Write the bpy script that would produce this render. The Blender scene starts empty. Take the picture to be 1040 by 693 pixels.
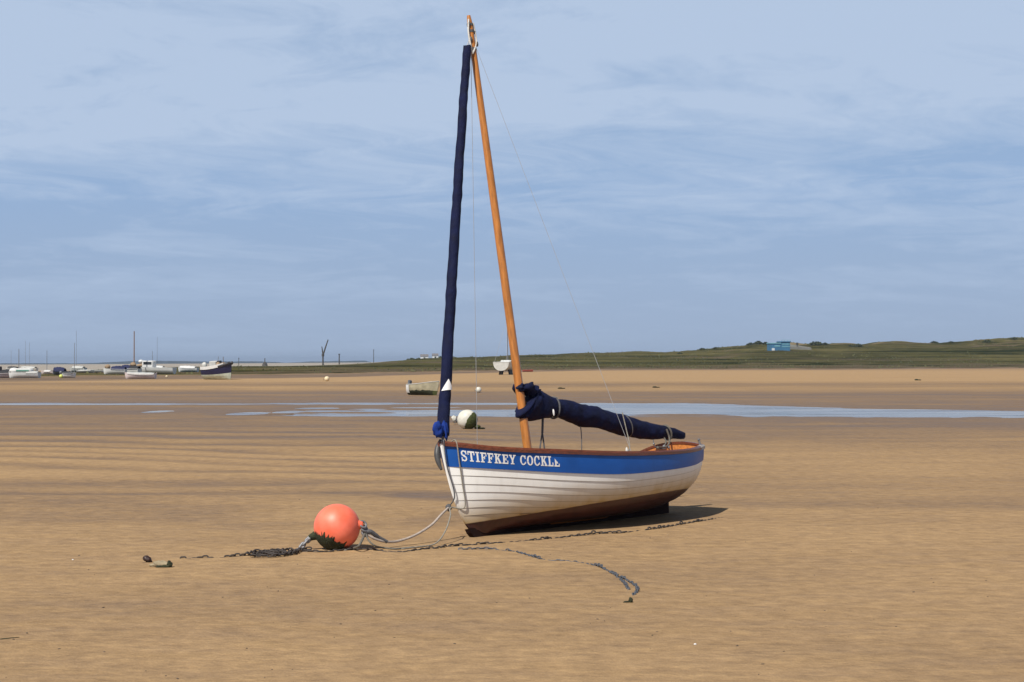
import bpy, math, random
import numpy as np
from mathutils import Vector, Matrix, Quaternion, noise as mnoise

random.seed(7)
C = bpy.context.scene.collection
SC = bpy.context.scene

# ------------------------------------------------------------------ camera
FOC = 1700.0                      # focal length in photo pixels (photo is 1040 wide)
EYE = 1.65
PITCH = math.atan(20.5 / FOC)
camd = bpy.data.cameras.new("camera")
camd.sensor_width = 36.0
camd.lens = 36.0 * FOC / 1040.0
camd.clip_start = 0.1
camd.clip_end = 30000
cam = bpy.data.objects.new("camera", camd)
C.objects.link(cam)
cam.location = (0, 0, EYE)
cam.rotation_euler = (math.pi / 2 + PITCH, 0, 0)
SC.camera = cam


def proj(P):
    x, y, z = P
    z = z - EYE
    c, s = math.cos(PITCH), math.sin(PITCH)
    d = y * c + z * s
    v = -y * s + z * c
    return (520 + FOC * x / d, 346.5 - FOC * v / d)


def ray(px, py):
    X = (px - 520) / FOC
    V = -(py - 346.5) / FOC
    c, s = math.cos(PITCH), math.sin(PITCH)
    return Vector((X, c - V * s, s + V * c))


# ------------------------------------------------------------------ noise
def _h(ix, iy, seed):
    h = (ix.astype(np.int64) * 374761393 + iy.astype(np.int64) * 668265263 + seed * 974711) & 0xFFFFFFFF
    h = ((h ^ (h >> 13)) * 1274126177) & 0xFFFFFFFF
    h = h ^ (h >> 16)
    return (h & 0xFFFFFF) / float(0xFFFFFF)


def vn(x, y, seed=0):
    x = np.asarray(x, float); y = np.asarray(y, float)
    ix = np.floor(x); iy = np.floor(y)
    fx = x - ix; fy = y - iy
    fx = fx * fx * (3 - 2 * fx); fy = fy * fy * (3 - 2 * fy)
    a = _h(ix, iy, seed); b = _h(ix + 1, iy, seed)
    c = _h(ix, iy + 1, seed); d = _h(ix + 1, iy + 1, seed)
    return ((a * (1 - fx) + b * fx) * (1 - fy) + (c * (1 - fx) + d * fx) * fy) * 2 - 1


def fbm(x, y, seed=0, o=4):
    t = 0; amp = 0.5
    for k in range(o):
        t = t + amp * vn(x * 2 ** k + 17.3 * k, y * 2 ** k - 9.1 * k, seed + k)
        amp *= 0.5
    return t


def sst(a, b, x):
    t = np.clip((np.asarray(x, float) - a) / (b - a), 0, 1)
    return t * t * (3 - 2 * t)


# ------------------------------------------------------------------ terrain
WATER = -0.12
EX = [-400, -80, -43, -22, 15, 60, 120, 250, 900]
EY = [140, 150, 165, 198, 320, 345, 400, 450, 520]
RX = [-2000, -90, -60, -46, -27, 31, 69, 76, 88, 94, 118, 150, 168, 187, 199, 230, 400, 3000]
RZ = [0, 0, 0.5, 1.7, 3.0, 4.9, 5.3, 6.4, 7.3, 8.3, 8.4, 8.9, 9.2, 9.6, 11.0, 12, 12, 8]


def terrain(X, Y):
    X = np.asarray(X, float); Y = np.asarray(Y, float)
    near = 1 - sst(36, 50, Y)
    # gentle sand waves, about 2.5 m apart on the left, dying out near the boat and to the right
    ph = Y / 2.75 + 2.6 * fbm(X * 0.07, Y * 0.09, 3) + 0.35 * fbm(X * 0.35, Y * 0.5, 4) + X * 0.016
    wv = np.sin(2 * math.pi * ph)
    wv = np.where(wv < 0, wv, wv * 0.7)
    wamp = sst(13, 19, Y) * (1 - sst(36, 46, Y)) * (0.14 + 0.86 * sst(4.5, -3.5, X)) * (0.55 + 0.9 * np.clip(fbm(X * 0.16, Y * 0.2, 6) + .35, 0, 1))
    z = 0.020 * wv * wamp
    z = z + 0.014 * fbm(X * 0.22, Y * 0.5, 11) + 0.004 * fbm(X * 0.9, Y * 2.3, 12, 3) * (1 - sst(40, 80, Y))
    low = -0.10 * sst(33, 50, Y) * (1 - sst(74, 110, Y))
    z = z + low
    # channel and pools
    n = fbm(X * 0.22, Y * 0.22, 21) ; n2 = fbm(X * 0.09, Y * 0.5, 23)
    c1 = 69.2 + 0.5 * n2 * 2 - 0.0 * X
    d1 = (1.45 + 1.3 * n + 0.9 * fbm(X * 0.5, Y * 0.3, 28)) - np.abs(Y - c1)                               # thin upper stream, left part
    d1 = np.where(X < 2.0, d1, -9)
    up = np.interp(X, [-8, 0, 2, 8.2, 10.5, 14, 40], [60.6, 60.6, 70.4, 70.6, 66, 61.2, 58.8]) + 0.9 * n + 0.8 * fbm(X * 0.8, Y * 0.2, 25)
    lo = np.interp(X, [-8, 0, 10, 40], [54.5, 53.2, 52.6, 51.5]) + 1.2 * n2 + 0.6 * n + 0.9 * fbm(X * 0.9, Y * 0.3, 26)
    d2 = np.minimum(up - Y, Y - lo)
    d2 = d2 + np.where(d2 < 2.6, 1.2 * fbm(X * 0.55, Y * 0.8, 27), 0)
    d2 = np.where(X > -7.5 + 2.5 * n2, d2, -9)
    bar = 1.3 - np.hypot((X - 5.5) / 2.2, (Y - 55.0) / 0.9) * 1.3         # little sand bar inside the pool
    d2 = np.where(bar > 0, np.minimum(d2, -bar * 0.6), d2)
    bar2 = 1.0 - np.hypot((X + 5.2) / 1.6, (Y - 57.3) / 0.8)
    d2 = np.where(bar2 > 0, np.minimum(d2, -bar2), d2)
    d = np.maximum(d1, d2)
    for (cx, cy, rx, ry) in ((-12.4, 58.6, 0.42, 1.5), (-8.9, 56.4, 0.55, 1.5), (-7.75, 58.2, 0.45, 1.4), (-7.3, 62.7, 0.7, 1.3), (-6.6, 59.0, 0.5, 1.2), (-3.2, 63.6, 1.2, 0.9), (-5.3, 61.5, 0.6, 0.8)):
        d = np.maximum(d, (1 - np.hypot((X - cx) / rx, (Y - cy) / ry)) * 1.2 + 0.22 * n)
    z = z - 0.05 * np.clip(d / 1.2, -0.0, 1) - 0.035 * sst(-0.5, 0.05, d)
    z = z + 0.012 * sst(0.0, -0.8, d) * sst(44, 52, Y) * (1 - sst(72, 78, Y))
    # far bank: a low scarp and slightly higher dry sand
    z = z + 0.10 * sst(98, 108, Y + 3 * n2) * (1 - sst(240, 330, Y))
    # salt marsh and dunes
    Ye = np.interp(X, EX, EY) + 9 * fbm(X * 0.04, Y * 0.02, 31)
    m = sst(-2, 5, Y - Ye)
    left = sst(-(44 + 0.09 * Y) - 14, -(44 + 0.09 * Y) + 8, X + 12 * fbm(X * 0.02, Y * 0.02, 33))
    m = m * np.maximum(left, 1 - sst(22, 38, Y - Ye + 8 * fbm(X * 0.05, Y * 0.03, 34)))
    m = m * (1 - sst(430, 560, Y + 60 * fbm(X * .03, Y * .01, 38)) * sst(-34, -52, X))
    H = np.interp(X, RX, RZ)
    wid = np.where(Y < 655, np.clip(sst(0, 1, np.clip((Y - Ye - 20) / np.maximum(650 - Ye, 60), 0, 1)), 0, 1) ** 2.2, 1 - sst(690, 1100, Y))
    z = z + m * (0.22 + 0.12 * fbm(X * 0.15, Y * 0.08, 35)) + H * wid * (0.94 + 0.14 * fbm(X * 0.035, Y * 0.02, 36) + 0.10 * fbm(X * 0.13, Y * 0.03, 39)) * sst(300, 340, Y)
    z = z + m * H * 0.05 * fbm(X * 0.12, Y * 0.05, 37)
    # the open flats far to the left lie lower
    z = z - 3.4 * sst(350, 1900, Y) * sst(-190, -480, X) - 5.0 * sst(1900, 4400, Y) * sst(-430, -900, X)
    return z, d, m, Ye, wv * wamp


def hz(x, y):
    return float(terrain(np.array([x]), np.array([y]))[0][0])


def gnd(px, py, dz=0.0):
    """point of the ground seen at a photo pixel"""
    r = ray(px, py); z = 0.0
    t = -EYE / r.z
    for _ in range(12):
        t = (z - EYE) / r.z
        z = hz(r.x * t, r.y * t)
    return Vector((r.x * t, r.y * t, z + dz))


# ------------------------------------------------------------------ materials
def nt(name):
    m = bpy.data.materials.new(name)
    m.use_nodes = True
    t = m.node_tree
    b = t.nodes["Principled BSDF"]
    return m, t, b


def mat(name, col, rough=0.6, var=0.12, scale=8.0, bump=0.0, bscale=40.0, metal=0.0, spec=0.5, stretch=(1, 1, 1), coat=0.0, col2=None):
    m, t, b = nt(name)
    N = t.nodes; L = t.links
    tc = N.new("ShaderNodeTexCoord")
    mp = N.new("ShaderNodeMapping"); mp.inputs["Scale"].default_value = stretch
    L.new(tc.outputs["Object"], mp.inputs[0])
    nz = N.new("ShaderNodeTexNoise"); nz.inputs["Scale"].default_value = scale
    nz.inputs["Detail"].default_value = 5
    L.new(mp.outputs[0], nz.inputs["Vector"])
    rp = N.new("ShaderNodeValToRGB")
    lo = [c * (1 - var) for c in col]; hi = [min(1, c * (1 + var)) for c in (col2 or col)]
    rp.color_ramp.elements[0].position = 0.3; rp.color_ramp.elements[1].position = 0.7
    rp.color_ramp.elements[0].color = (*lo, 1); rp.color_ramp.elements[1].color = (*hi, 1)
    L.new(nz.outputs["Fac"], rp.inputs[0]); L.new(rp.outputs[0], b.inputs["Base Color"])
    mr = N.new("ShaderNodeMapRange")
    mr.inputs["To Min"].default_value = max(0.02, rough - 0.1); mr.inputs["To Max"].default_value = min(1, rough + 0.1)
    L.new(nz.outputs["Fac"], mr.inputs[0]); L.new(mr.outputs[0], b.inputs["Roughness"])
    b.inputs["Metallic"].default_value = metal
    b.inputs["Specular IOR Level"].default_value = spec
    b.inputs["Coat Weight"].default_value = coat
    if bump:
        n2 = N.new("ShaderNodeTexNoise"); n2.inputs["Scale"].default_value = bscale; n2.inputs["Detail"].default_value = 4
        L.new(mp.outputs[0], n2.inputs["Vector"])
        bp = N.new("ShaderNodeBump"); bp.inputs["Strength"].default_value = 0.6; bp.inputs["Distance"].default_value = bump
        L.new(n2.outputs["Fac"], bp.inputs["Height"]); L.new(bp.outputs[0], b.inputs["Normal"])
    return m


def math_node(t, op, a, b=None, c=None, clamp=False):
    n = t.nodes.new("ShaderNodeMath"); n.operation = op; n.use_clamp = clamp
    for i, v in enumerate((a, b, c)):
        if v is None: continue
        if isinstance(v, (int, float)): n.inputs[i].default_value = v
        else: t.links.new(v, n.inputs[i])
    return n.outputs[0]


def mixc(t, f, a, b, mode='MIX'):
    n = t.nodes.new("ShaderNodeMix"); n.data_type = 'RGBA'; n.blend_type = mode
    for i, v in ((0, f), (6, a), (7, b)):
        if isinstance(v, (int, float)): n.inputs[i].default_value = v
        elif isinstance(v, tuple): n.inputs[i].default_value = (*v, 1) if len(v) == 3 else v
        else: t.links.new(v, n.inputs[i])
    return n.outputs[2]


def noise_node(t, vec, scale, detail=5, rough=0.55):
    n = t.nodes.new("ShaderNodeTexNoise")
    n.inputs["Scale"].default_value = scale; n.inputs["Detail"].default_value = detail
    n.inputs["Roughness"].default_value = rough
    if vec is not None: t.links.new(vec, n.inputs["Vector"])
    return n.outputs["Fac"]


def mapping(t, vec, scale, loc=(0, 0, 0), rot=(0, 0, 0)):
    n = t.nodes.new("ShaderNodeMapping")
    n.inputs["Scale"].default_value = scale; n.inputs["Location"].default_value = loc; n.inputs["Rotation"].default_value = rot
    t.links.new(vec, n.inputs[0])
    return n.outputs[0]


def rng(t, v, a, b, lo=0.0, hi=1.0):
    n = t.nodes.new("ShaderNodeMapRange")
    n.inputs[1].default_value = a; n.inputs[2].default_value = b; n.inputs[3].default_value = lo; n.inputs[4].default_value = hi
    t.links.new(v, n.inputs[0])
    return n.outputs[0]


# ------------------------------------------------------------------ mesh helpers
class MB:
    def __init__(s):
        s.v = []; s.f = []; s.m = []
    def add(s, vs, fs, mi=0):
        o = len(s.v)
        s.v += [tuple(v) for v in vs]
        s.f += [tuple(i + o for i in f) for f in fs]
        s.m += [mi] * len(fs)
        return s
    def grid(s, rows, mi=0, closed=False, flip=False):
        n = len(rows[0]); fs = []
        for i in range(len(rows) - 1):
            for j in range(n if closed else n - 1):
                k = (j + 1) % n
                q = (i * n + j, i * n + k, (i + 1) * n + k, (i + 1) * n + j)
                fs.append(q[::-1] if flip else q)
        return s.add([v for r in rows for v in r], fs, mi)
    def tube(s, pts, r, n=8, mi=0, cap=True):
        pts = [Vector(p) for p in pts]
        rs = r if isinstance(r, (list, tuple)) else [r] * len(pts)
        T = []
        for i in range(len(pts)):
            a = pts[max(0, i - 1)]; b = pts[min(len(pts) - 1, i + 1)]
            d = (b - a)
            T.append(d.normalized() if d.length > 1e-9 else Vector((0, 0, 1)))
        up = Vector((0, 0, 1)) if abs(T[0].z) < 0.9 else Vector((1, 0, 0))
        nrm = (up - T[0] * up.dot(T[0])).normalized()
        rows = []
        for i, p in enumerate(pts):
            nrm = (nrm - T[i] * nrm.dot(T[i])).normalized()
            bn = T[i].cross(nrm)
            rows.append([p + (nrm * math.cos(2 * math.pi * k / n) + bn * math.sin(2 * math.pi * k / n)) * rs[i] for k in range(n)])
        s.grid(rows, mi, closed=True)
        if cap:
            o = len(s.v) - n * len(pts)
            s.f.append(tuple(range(o, o + n))[::-1]); s.m.append(mi)
            o2 = len(s.v) - n
            s.f.append(tuple(range(o2, o2 + n))); s.m.append(mi)
        return s
    def loft(s, rings, mi=0, cap=True):
        n = len(rings[0])
        s.grid(rings, mi, closed=True)
        if cap:
            o = len(s.v) - n * len(rings)
            s.f.append(tuple(range(o, o + n))[::-1]); s.m.append(mi)
            o2 = len(s.v) - n
            s.f.append(tuple(range(o2, o2 + n))); s.m.append(mi)
        return s
    def box(s, c, d, rot=None, mi=0, bev=0.0):
        c = Vector(c); hx, hy, hz_ = d[0] / 2, d[1] / 2, d[2] / 2
        M = rot if rot is not None else Matrix.Identity(3)
        b = min(bev, hx * .9, hy * .9, hz_ * .9)
        if b <= 0:
            vs = [(x, y, z) for z in (-hz_, hz_) for y in (-hy, hy) for x in (-hx, hx)]
            fs = [(0, 2, 3, 1), (4, 5, 7, 6), (0, 1, 5, 4), (2, 6, 7, 3), (0, 4, 6, 2), (1, 3, 7, 5)]
        else:
            vs = []
            for (z, k) in ((-hz_, b), (-hz_ + b, 0), (hz_ - b, 0), (hz_, b)):
                x, y = hx - k, hy - k
                vs += [(-x + b, -y, z), (x - b, -y, z), (x, -y + b, z), (x, y - b, z), (x - b, y, z), (-x + b, y, z), (-x, y - b, z), (-x, -y + b, z)]
            fs = [tuple(range(8))[::-1], tuple(range(24, 32))]
            for l in range(3):
                for k in range(8):
                    fs.append((l * 8 + k, l * 8 + (k + 1) % 8, (l + 1) * 8 + (k + 1) % 8, (l + 1) * 8 + k))
        return s.add([c + M @ Vector(v) for v in vs], fs, mi)
    def lump(s, c, r, seed=0, rough=0.25, fr=1.6, n=10, mi=0, rot=None):
        c = Vector(c); M = rot if rot is not None else Matrix.Identity(3)
        rr = Vector(r) if not isinstance(r, (int, float)) else Vector((r, r, r))
        rows = []
        for i in range(n + 1):
            th = math.pi * i / n
            row = []
            for k in range(n * 2):
                ph = math.pi * k / n
                d = Vector((math.sin(th) * math.cos(ph), math.sin(th) * math.sin(ph), math.cos(th)))
                f = 1 + rough * mnoise.noise(d * fr + Vector((seed * 3.7, seed * 1.3, seed)))
                row.append(c + M @ Vector((d.x * rr.x * f, d.y * rr.y * f, d.z * rr.z * f)))
            rows.append(row)
        return s.grid(rows, mi, closed=True, flip=True)
    def torus(s, c, R, r, M=None, n=14, k=7, mi=0, sx=1.0):
        M = M or Matrix.Identity(3); c = Vector(c)
        rows = []
        for i in range(n + 1):
            a = 2 * math.pi * i / n
            row = []
            for j in range(k):
                b = 2 * math.pi * j / k
                row.append(c + M @ Vector(((R * sx + r * math.cos(b)) * math.cos(a), (R + r * math.cos(b)) * math.sin(a), r * math.sin(b))))
            rows.append(row)
        return s.grid(rows, mi, closed=True)
    def build(s, name, mats, parent=None, smooth=True, angle=40):
        me = bpy.data.meshes.new(name)
        me.from_pydata(s.v, [], s.f)
        for m in (mats if isinstance(mats, (list, tuple)) else [mats]): me.materials.append(m)
        me.polygons.foreach_set("material_index", s.m)
        me.polygons.foreach_set("use_smooth", [smooth] * len(me.polygons))
        me.update()
        if smooth and angle: me.set_sharp_from_angle(angle=math.radians(angle))
        o = bpy.data.objects.new(name, me)
        C.objects.link(o)
        if parent: o.parent = parent
        return o


def tag(o, label=None, cat=None, group=None, kind=None):
    if label: o["label"] = label
    if cat: o["category"] = cat
    if group: o["group"] = group
    if kind: o["kind"] = kind
    return o


def empty(name, loc, rot=(0, 0, 0), label=None, cat=None, group=None):
    o = bpy.data.objects.new(name, None)
    C.objects.link(o)
    o.empty_display_size = 0.2
    o.location = loc; o.rotation_euler = rot
    return tag(o, label, cat, group)


def spline(pts, n=8):
    """Catmull-Rom through points"""
    P = [Vector(p) for p in pts]
    out = []
    for i in range(len(P) - 1):
        p0 = P[i - 1] if i else P[0] * 2 - P[1]
        p1, p2 = P[i], P[i + 1]
        p3 = P[i + 2] if i + 2 < len(P) else P[-1] * 2 - P[-2]
        for k in range(n):
            t = k / n
            out.append(0.5 * ((2 * p1) + (p2 - p0) * t + (2 * p0 - 5 * p1 + 4 * p2 - p3) * t * t + (3 * p1 - p0 - 3 * p2 + p3) * t ** 3))
    out.append(P[-1])
    return out


# ------------------------------------------------------------------ sky and light
SUN_EL = math.radians(50.5)
sun_h = Vector((-0.54, -0.84, 0)).normalized()
to_sun = sun_h * math.cos(SUN_EL) + Vector((0, 0, math.sin(SUN_EL)))
w = bpy.data.worlds.new("World"); SC.world = w
w.use_nodes = True
t = w.node_tree
bg = t.nodes["Background"]
sky = t.nodes.new("ShaderNodeTexSky")
sky.sky_type = 'NISHITA'; sky.sun_disc = False
sky.sun_elevation = SUN_EL; sky.sun_rotation = math.atan2(sun_h.x, sun_h.y)
sky.altitude = 0; sky.air_density = 1.0; sky.dust_density = 1.2; sky.ozone_density = 1.5
tc = t.nodes.new("ShaderNodeTexCoord")
sx = t.nodes.new("ShaderNodeSeparateXYZ"); t.links.new(tc.outputs["Generated"], sx.inputs[0])
zc = math_node(t, 'MAXIMUM', sx.outputs[2], 0.0)
den = math_node(t, 'ADD', zc, 0.10)
cx = t.nodes.new("ShaderNodeCombineXYZ")
t.links.new(math_node(t, 'DIVIDE', sx.outputs[0], den), cx.inputs[0])
t.links.new(math_node(t, 'DIVIDE', sx.outputs[1], den), cx.inputs[1])
warp = noise_node(t, mapping(t, cx.outputs[0], (0.5, 0.9, 1)), 1.0, 3)
wv = t.nodes.new("ShaderNodeVectorMath"); wv.operation = 'ADD'
wc = t.nodes.new("ShaderNodeCombineXYZ"); t.links.new(math_node(t, 'MULTIPLY', warp, 1.6), wc.inputs[0]); t.links.new(math_node(t, 'MULTIPLY', warp, 0.9), wc.inputs[1])
t.links.new(cx.outputs[0], wv.inputs[0]); t.links.new(wc.outputs[0], wv.inputs[1])
c1 = noise_node(t, mapping(t, wv.outputs[0], (0.85, 1.0, 1), (3.1, 1.7, 0), (0, 0, 0.10)), 1.0, 9, 0.58)
c2 = noise_node(t, mapping(t, wv.outputs[0], (3.4, 2.8, 1), (7.1, 4.2, 0), (0, 0, 0.45)), 1.0, 9, 0.66)
cl = math_node(t, 'ADD', math_node(t, 'MULTIPLY', c1, 0.60), math_node(t, 'MULTIPLY', c2, 0.40))
clf = rng(t, cl, 0.38, 0.66, 0.0, 1.0)
HOR = (4.25, 5.35, 7.20)     # thick air low down
BLU = (3.60, 5.25, 8.15)     # clear gaps
CLD = (5.60, 6.90, 9.00)     # thin high cloud
low = rng(t, zc, 0.0, 0.10)
clear = mixc(t, rng(t, zc, 0.10, 0.45, 0.12, 0.85), BLU, sky.outputs[0])
base = mixc(t, low, HOR, clear)
c3 = noise_node(t, mapping(t, wv.outputs[0], (0.16, 0.55, 1), (1.3, 9.2, 0), (0, 0, 0.05)), 1.0, 5, 0.5)
clb = math_node(t, 'ADD', math_node(t, 'MULTIPLY', cl, 0.6), math_node(t, 'MULTIPLY', c3, 0.4))
c4 = noise_node(t, mapping(t, wv.outputs[0], (8.0, 5.0, 1), (2.1, 3.3, 0), (0, 0, 0.3)), 1.0, 8, 0.65)
clb = math_node(t, 'ADD', clb, rng(t, c4, 0.3, 0.7, -0.028, 0.028))
clb = math_node(t, 'ADD', clb, rng(t, zc, 0.06, 0.20, -0.02, 0.058))
clf = rng(t, clb, 0.447, 0.578, 0.0, 1.0)
cloud_amt = math_node(t, 'MULTIPLY', clf, rng(t, zc, 0.0, 0.10, 0.10, 0.92))
cloud_amt = math_node(t, 'MULTIPLY', cloud_amt, rng(t, zc, 0.26, 0.65, 1.0, 0.12))
out = mixc(t, cloud_amt, base, CLD)
zen = rng(t, zc, 0.24, 0.60, 1.0, 0.50)  # artificial dimming of the unseen upper sky, added to deepen shadows
zcol = t.nodes.new('ShaderNodeCombineColor')
for i_ in range(3): t.links.new(zen, zcol.inputs[i_])
out = mixc(t, 1.0, out, zcol.outputs[0], 'MULTIPLY')
t.links.new(out, bg.inputs[0])
bg.inputs[1].default_value = 0.085

sl = bpy.data.lights.new("sun", 'SUN')
sl.energy = 5.0; sl.angle = math.radians(0.53); sl.color = (1.0, 0.95, 0.87)
so = bpy.data.objects.new("sun", sl); C.objects.link(so)
so.rotation_euler = (-to_sun).to_track_quat('-Z', 'Y').to_euler()
so.location = to_sun * 60

SC.view_settings.view_transform = 'Standard'
SC.view_settings.look = 'None'
SC.view_settings.gamma = 1.0
SC.view_settings.exposure = 0.0
SC.view_settings.use_curve_mapping = False

# ------------------------------------------------------------------ ground sheet
ys = [-40.0, -25, -15, -8, -3, 0, 2.5, 4.5, 6.0]
y = 6.6
while y < 7000:
    ys.append(y); y += max(0.035, min(y * 0.0052, 60))
    if y > 720: y += y * 0.02
ys = np.array(ys)
NC = 480
us = np.linspace(-1, 1, NC)
us = np.sign(us) * (0.55 * np.abs(us) + 0.45 * np.abs(us) ** 2.2)
YY, UU = np.meshgrid(ys, us, indexing='ij')
XX = UU * (26 + 0.85 * np.abs(YY))
ZZ, DD, MM, YE, WV = terrain(XX, YY)
nr, nc = XX.shape
me = bpy.data.meshes.new("beach")
me.vertices.add(nr * nc)
me.vertices.foreach_set("co", np.stack([XX, YY, ZZ], -1).ravel())
ii, jj = np.meshgrid(np.arange(nr - 1), np.arange(nc - 1), indexing='ij')
q = np.stack([ii * nc + jj, ii * nc + jj + 1, (ii + 1) * nc + jj + 1, (ii + 1) * nc + jj], -1).reshape(-1, 4)
me.loops.add(q.size); me.loops.foreach_set("vertex_index", q.ravel())
me.polygons.add(len(q)); me.polygons.foreach_set("loop_start", np.arange(0, q.size, 4))
me.polygons.foreach_set("use_smooth", np.ones(len(q), bool))
me.update(calc_edges=True); me.validate()
# wetness: troughs of the sand waves, channel margins, the outer flat
nb = fbm(XX * 0.10, YY * 0.35, 41)
nw = fbm(XX * 0.05, YY * 0.16, 43)
wet = 0.18 + 0.56 * np.clip(-WV, 0, 1) - 0.26 * np.clip(WV, 0, 1) + 0.42 * np.clip(fbm(XX * 0.05, YY * 0.28, 47) + 0.12, 0, 1) * sst(12, 18, YY) + 0.16 * (nb + 0.25)
wet = wet + 0.55 * sst(30, 48, YY + 6 * nw) * (1 - sst(84, 104, YY + 10 * nw))
wet = wet + 0.60 * sst(-2.2, 0.1, DD + .5 * nb)
wet = wet + 0.30 * sst(104, 110, YY + 5 * nw) * (1 - sst(112, 122, YY + 5 * nw))
wet = wet - 0.42 * sst(122, 135, YY) * (1 - sst(240, 330, YY))
wet = np.clip(wet, -.3, 1)
mudw = np.interp(XX, [-60, -20, 20, 120], [44, 52, 30, 16])
mud = sst(-1.05, -0.80, (YY - YE) / mudw + 0.25 * nb) * (1 - MM) * (1 - sst(25, 60, YY - YE))
mudin = MM * (1 - sst(35, 150, YY - YE + 30 * nb)) * sst(-60, 0, XX)
for nm, arr in (("wet", wet), ("marsh", MM), ("mud", mud), ("mudflat", mudin), ("flats", sst(215, 290, YY + 30 * nw) * sst(-25, -45, XX))):
    at_ = me.attributes.new(nm, 'FLOAT', 'POINT'); at_.data.foreach_set("value", arr.ravel())
m, t, b = nt("sand")
N = t.nodes; L = t.links
tc = N.new("ShaderNodeTexCoord"); P = tc.outputs["Object"]
def attr(n):
    a = N.new("ShaderNodeAttribute"); a.attribute_name = n; return a.outputs["Fac"]
big = noise_node(t, mapping(t, P, (0.25, 0.6, 1)), 1.0, 4)
med = noise_node(t, mapping(t, P, (1.3, 3.0, 1)), 1.0, 6, 0.62)
fin = noise_node(t, mapping(t, P, (20, 26, 1)), 1.0, 4, 0.6)
grain = noise_node(t, mapping(t, P, (160, 260, 1)), 1.0, 2, 0.6)
wetf = math_node(t, 'ADD', attr("wet"), math_node(t, 'ADD', rng(t, med, 0.35, 0.65, -0.17, 0.17), rng(t, big, 0.3, 0.7, -0.17, 0.17)), clamp=True)
dry = mixc(t, rng(t, med, 0.3, 0.7), (0.334, 0.218, 0.114), (0.420, 0.280, 0.154))
sand = mixc(t, wetf, dry, (0.168, 0.107, 0.063))
sand = mixc(t, 1.0, sand, mixc(t, rng(t, fin, 0.3, 0.7), (0.90, 0.90, 0.90), (1.10, 1.10, 1.09)), 'MULTIPLY')
rip = noise_node(t, mapping(t, P, (5.5, 7.0, 1)), 1.0, 6, 0.62)
sand = mixc(t, 1.0, sand, mixc(t, rng(t, rip, 0.32, 0.68), (0.80, 0.79, 0.79), (1.19, 1.18, 1.13)), 'MULTIPLY')
sand = mixc(t, 1.0, sand, mixc(t, rng(t, noise_node(t, mapping(t, P, (75, 55, 1)), 1.0, 2, 0.6), 0.3, 0.7), (0.90, 0.90, 0.90), (1.10, 1.10, 1.09)), 'MULTIPLY')
speck = rng(t, grain, 0.70, 0.76)
sand = mixc(t, math_node(t, 'MULTIPLY', speck, 0.45), sand, (0.13, 0.09, 0.06))
mudc = mixc(t, rng(t, noise_node(t, mapping(t, P, (0.06, 0.3, 1)), 1.0, 5), 0.35, 0.65), (0.13, 0.092, 0.065), (0.23, 0.160, 0.105))
g1 = noise_node(t, mapping(t, P, (0.007, 0.036, 1)), 1.0, 6, 0.62)
g2 = noise_node(t, mapping(t, P, (0.25, 0.5, 1)), 1.0, 4, 0.6)
gr = mixc(t, rng(t, g1, 0.36, 0.62), (0.017, 0.022, 0.007), (0.112, 0.098, 0.040))
gr = mixc(t, rng(t, noise_node(t, mapping(t, P, (0.010, 0.06, 1), (5, 3, 0)), 1.0, 5), 0.55, 0.66), gr, (0.120, 0.092, 0.060))
gr = mixc(t, rng(t, math_node(t, 'ADD', attr("mudflat"), rng(t, g1, 0.35, 0.65, -0.35, 0.35)), 0.25, 0.75), gr, (0.098, 0.078, 0.050))
g3 = noise_node(t, mapping(t, P, (0.03, 0.03, 0.25), (9, 2, 0)), 1.0, 5, 0.6)
hgt_ = N.new("ShaderNodeSeparateXYZ"); L.new(P, hgt_.inputs[0])
gr = mixc(t, math_node(t, "MULTIPLY", rng(t, g3, 0.57, 0.64), rng(t, hgt_.outputs[2], 5.5, 8.5, 0.0, 0.75)), gr, (0.26, 0.20, 0.12))
gr = mixc(t, 1.0, gr, mixc(t, rng(t, g2, 0.3, 0.7), (0.7, 0.7, 0.7), (1.25, 1.25, 1.2)), 'MULTIPLY')
colr = mixc(t, attr("mud"), mixc(t, attr("flats"), sand, (0.34, 0.30, 0.25)), mudc)
colr = mixc(t, rng(t, math_node(t, 'ADD', attr("marsh"), rng(t, g2, 0.3, 0.7, -0.15, 0.15)), 0.3, 0.7), colr, gr)
L.new(colr, b.inputs["Base Color"])
L.new(rng(t, wetf, 0.3, 1.0, 0.92, 0.50), b.inputs["Roughness"])
L.new(math_node(t, 'MULTIPLY', rng(t, wetf, 0.2, 1.0, 0.10, 0.30), math_node(t, 'SUBTRACT', 1.0, attr("marsh"))), b.inputs["Specular IOR Level"])
bp1 = N.new("ShaderNodeBump"); bp1.inputs["Strength"].default_value = 0.8; bp1.inputs["Distance"].default_value = 0.034
L.new(rip, bp1.inputs["Height"])
bp2 = N.new("ShaderNodeBump"); bp2.inputs["Strength"].default_value = 0.5; bp2.inputs["Distance"].default_value = 0.004
L.new(fin, bp2.inputs["Height"]); L.new(bp1.outputs[0], bp2.inputs["Normal"])
L.new(bp2.outputs[0], b.inputs["Normal"])
me.materials.append(m)
beach = bpy.data.objects.new("beach", me); C.objects.link(beach)
tag(beach, kind="structure")

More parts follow.
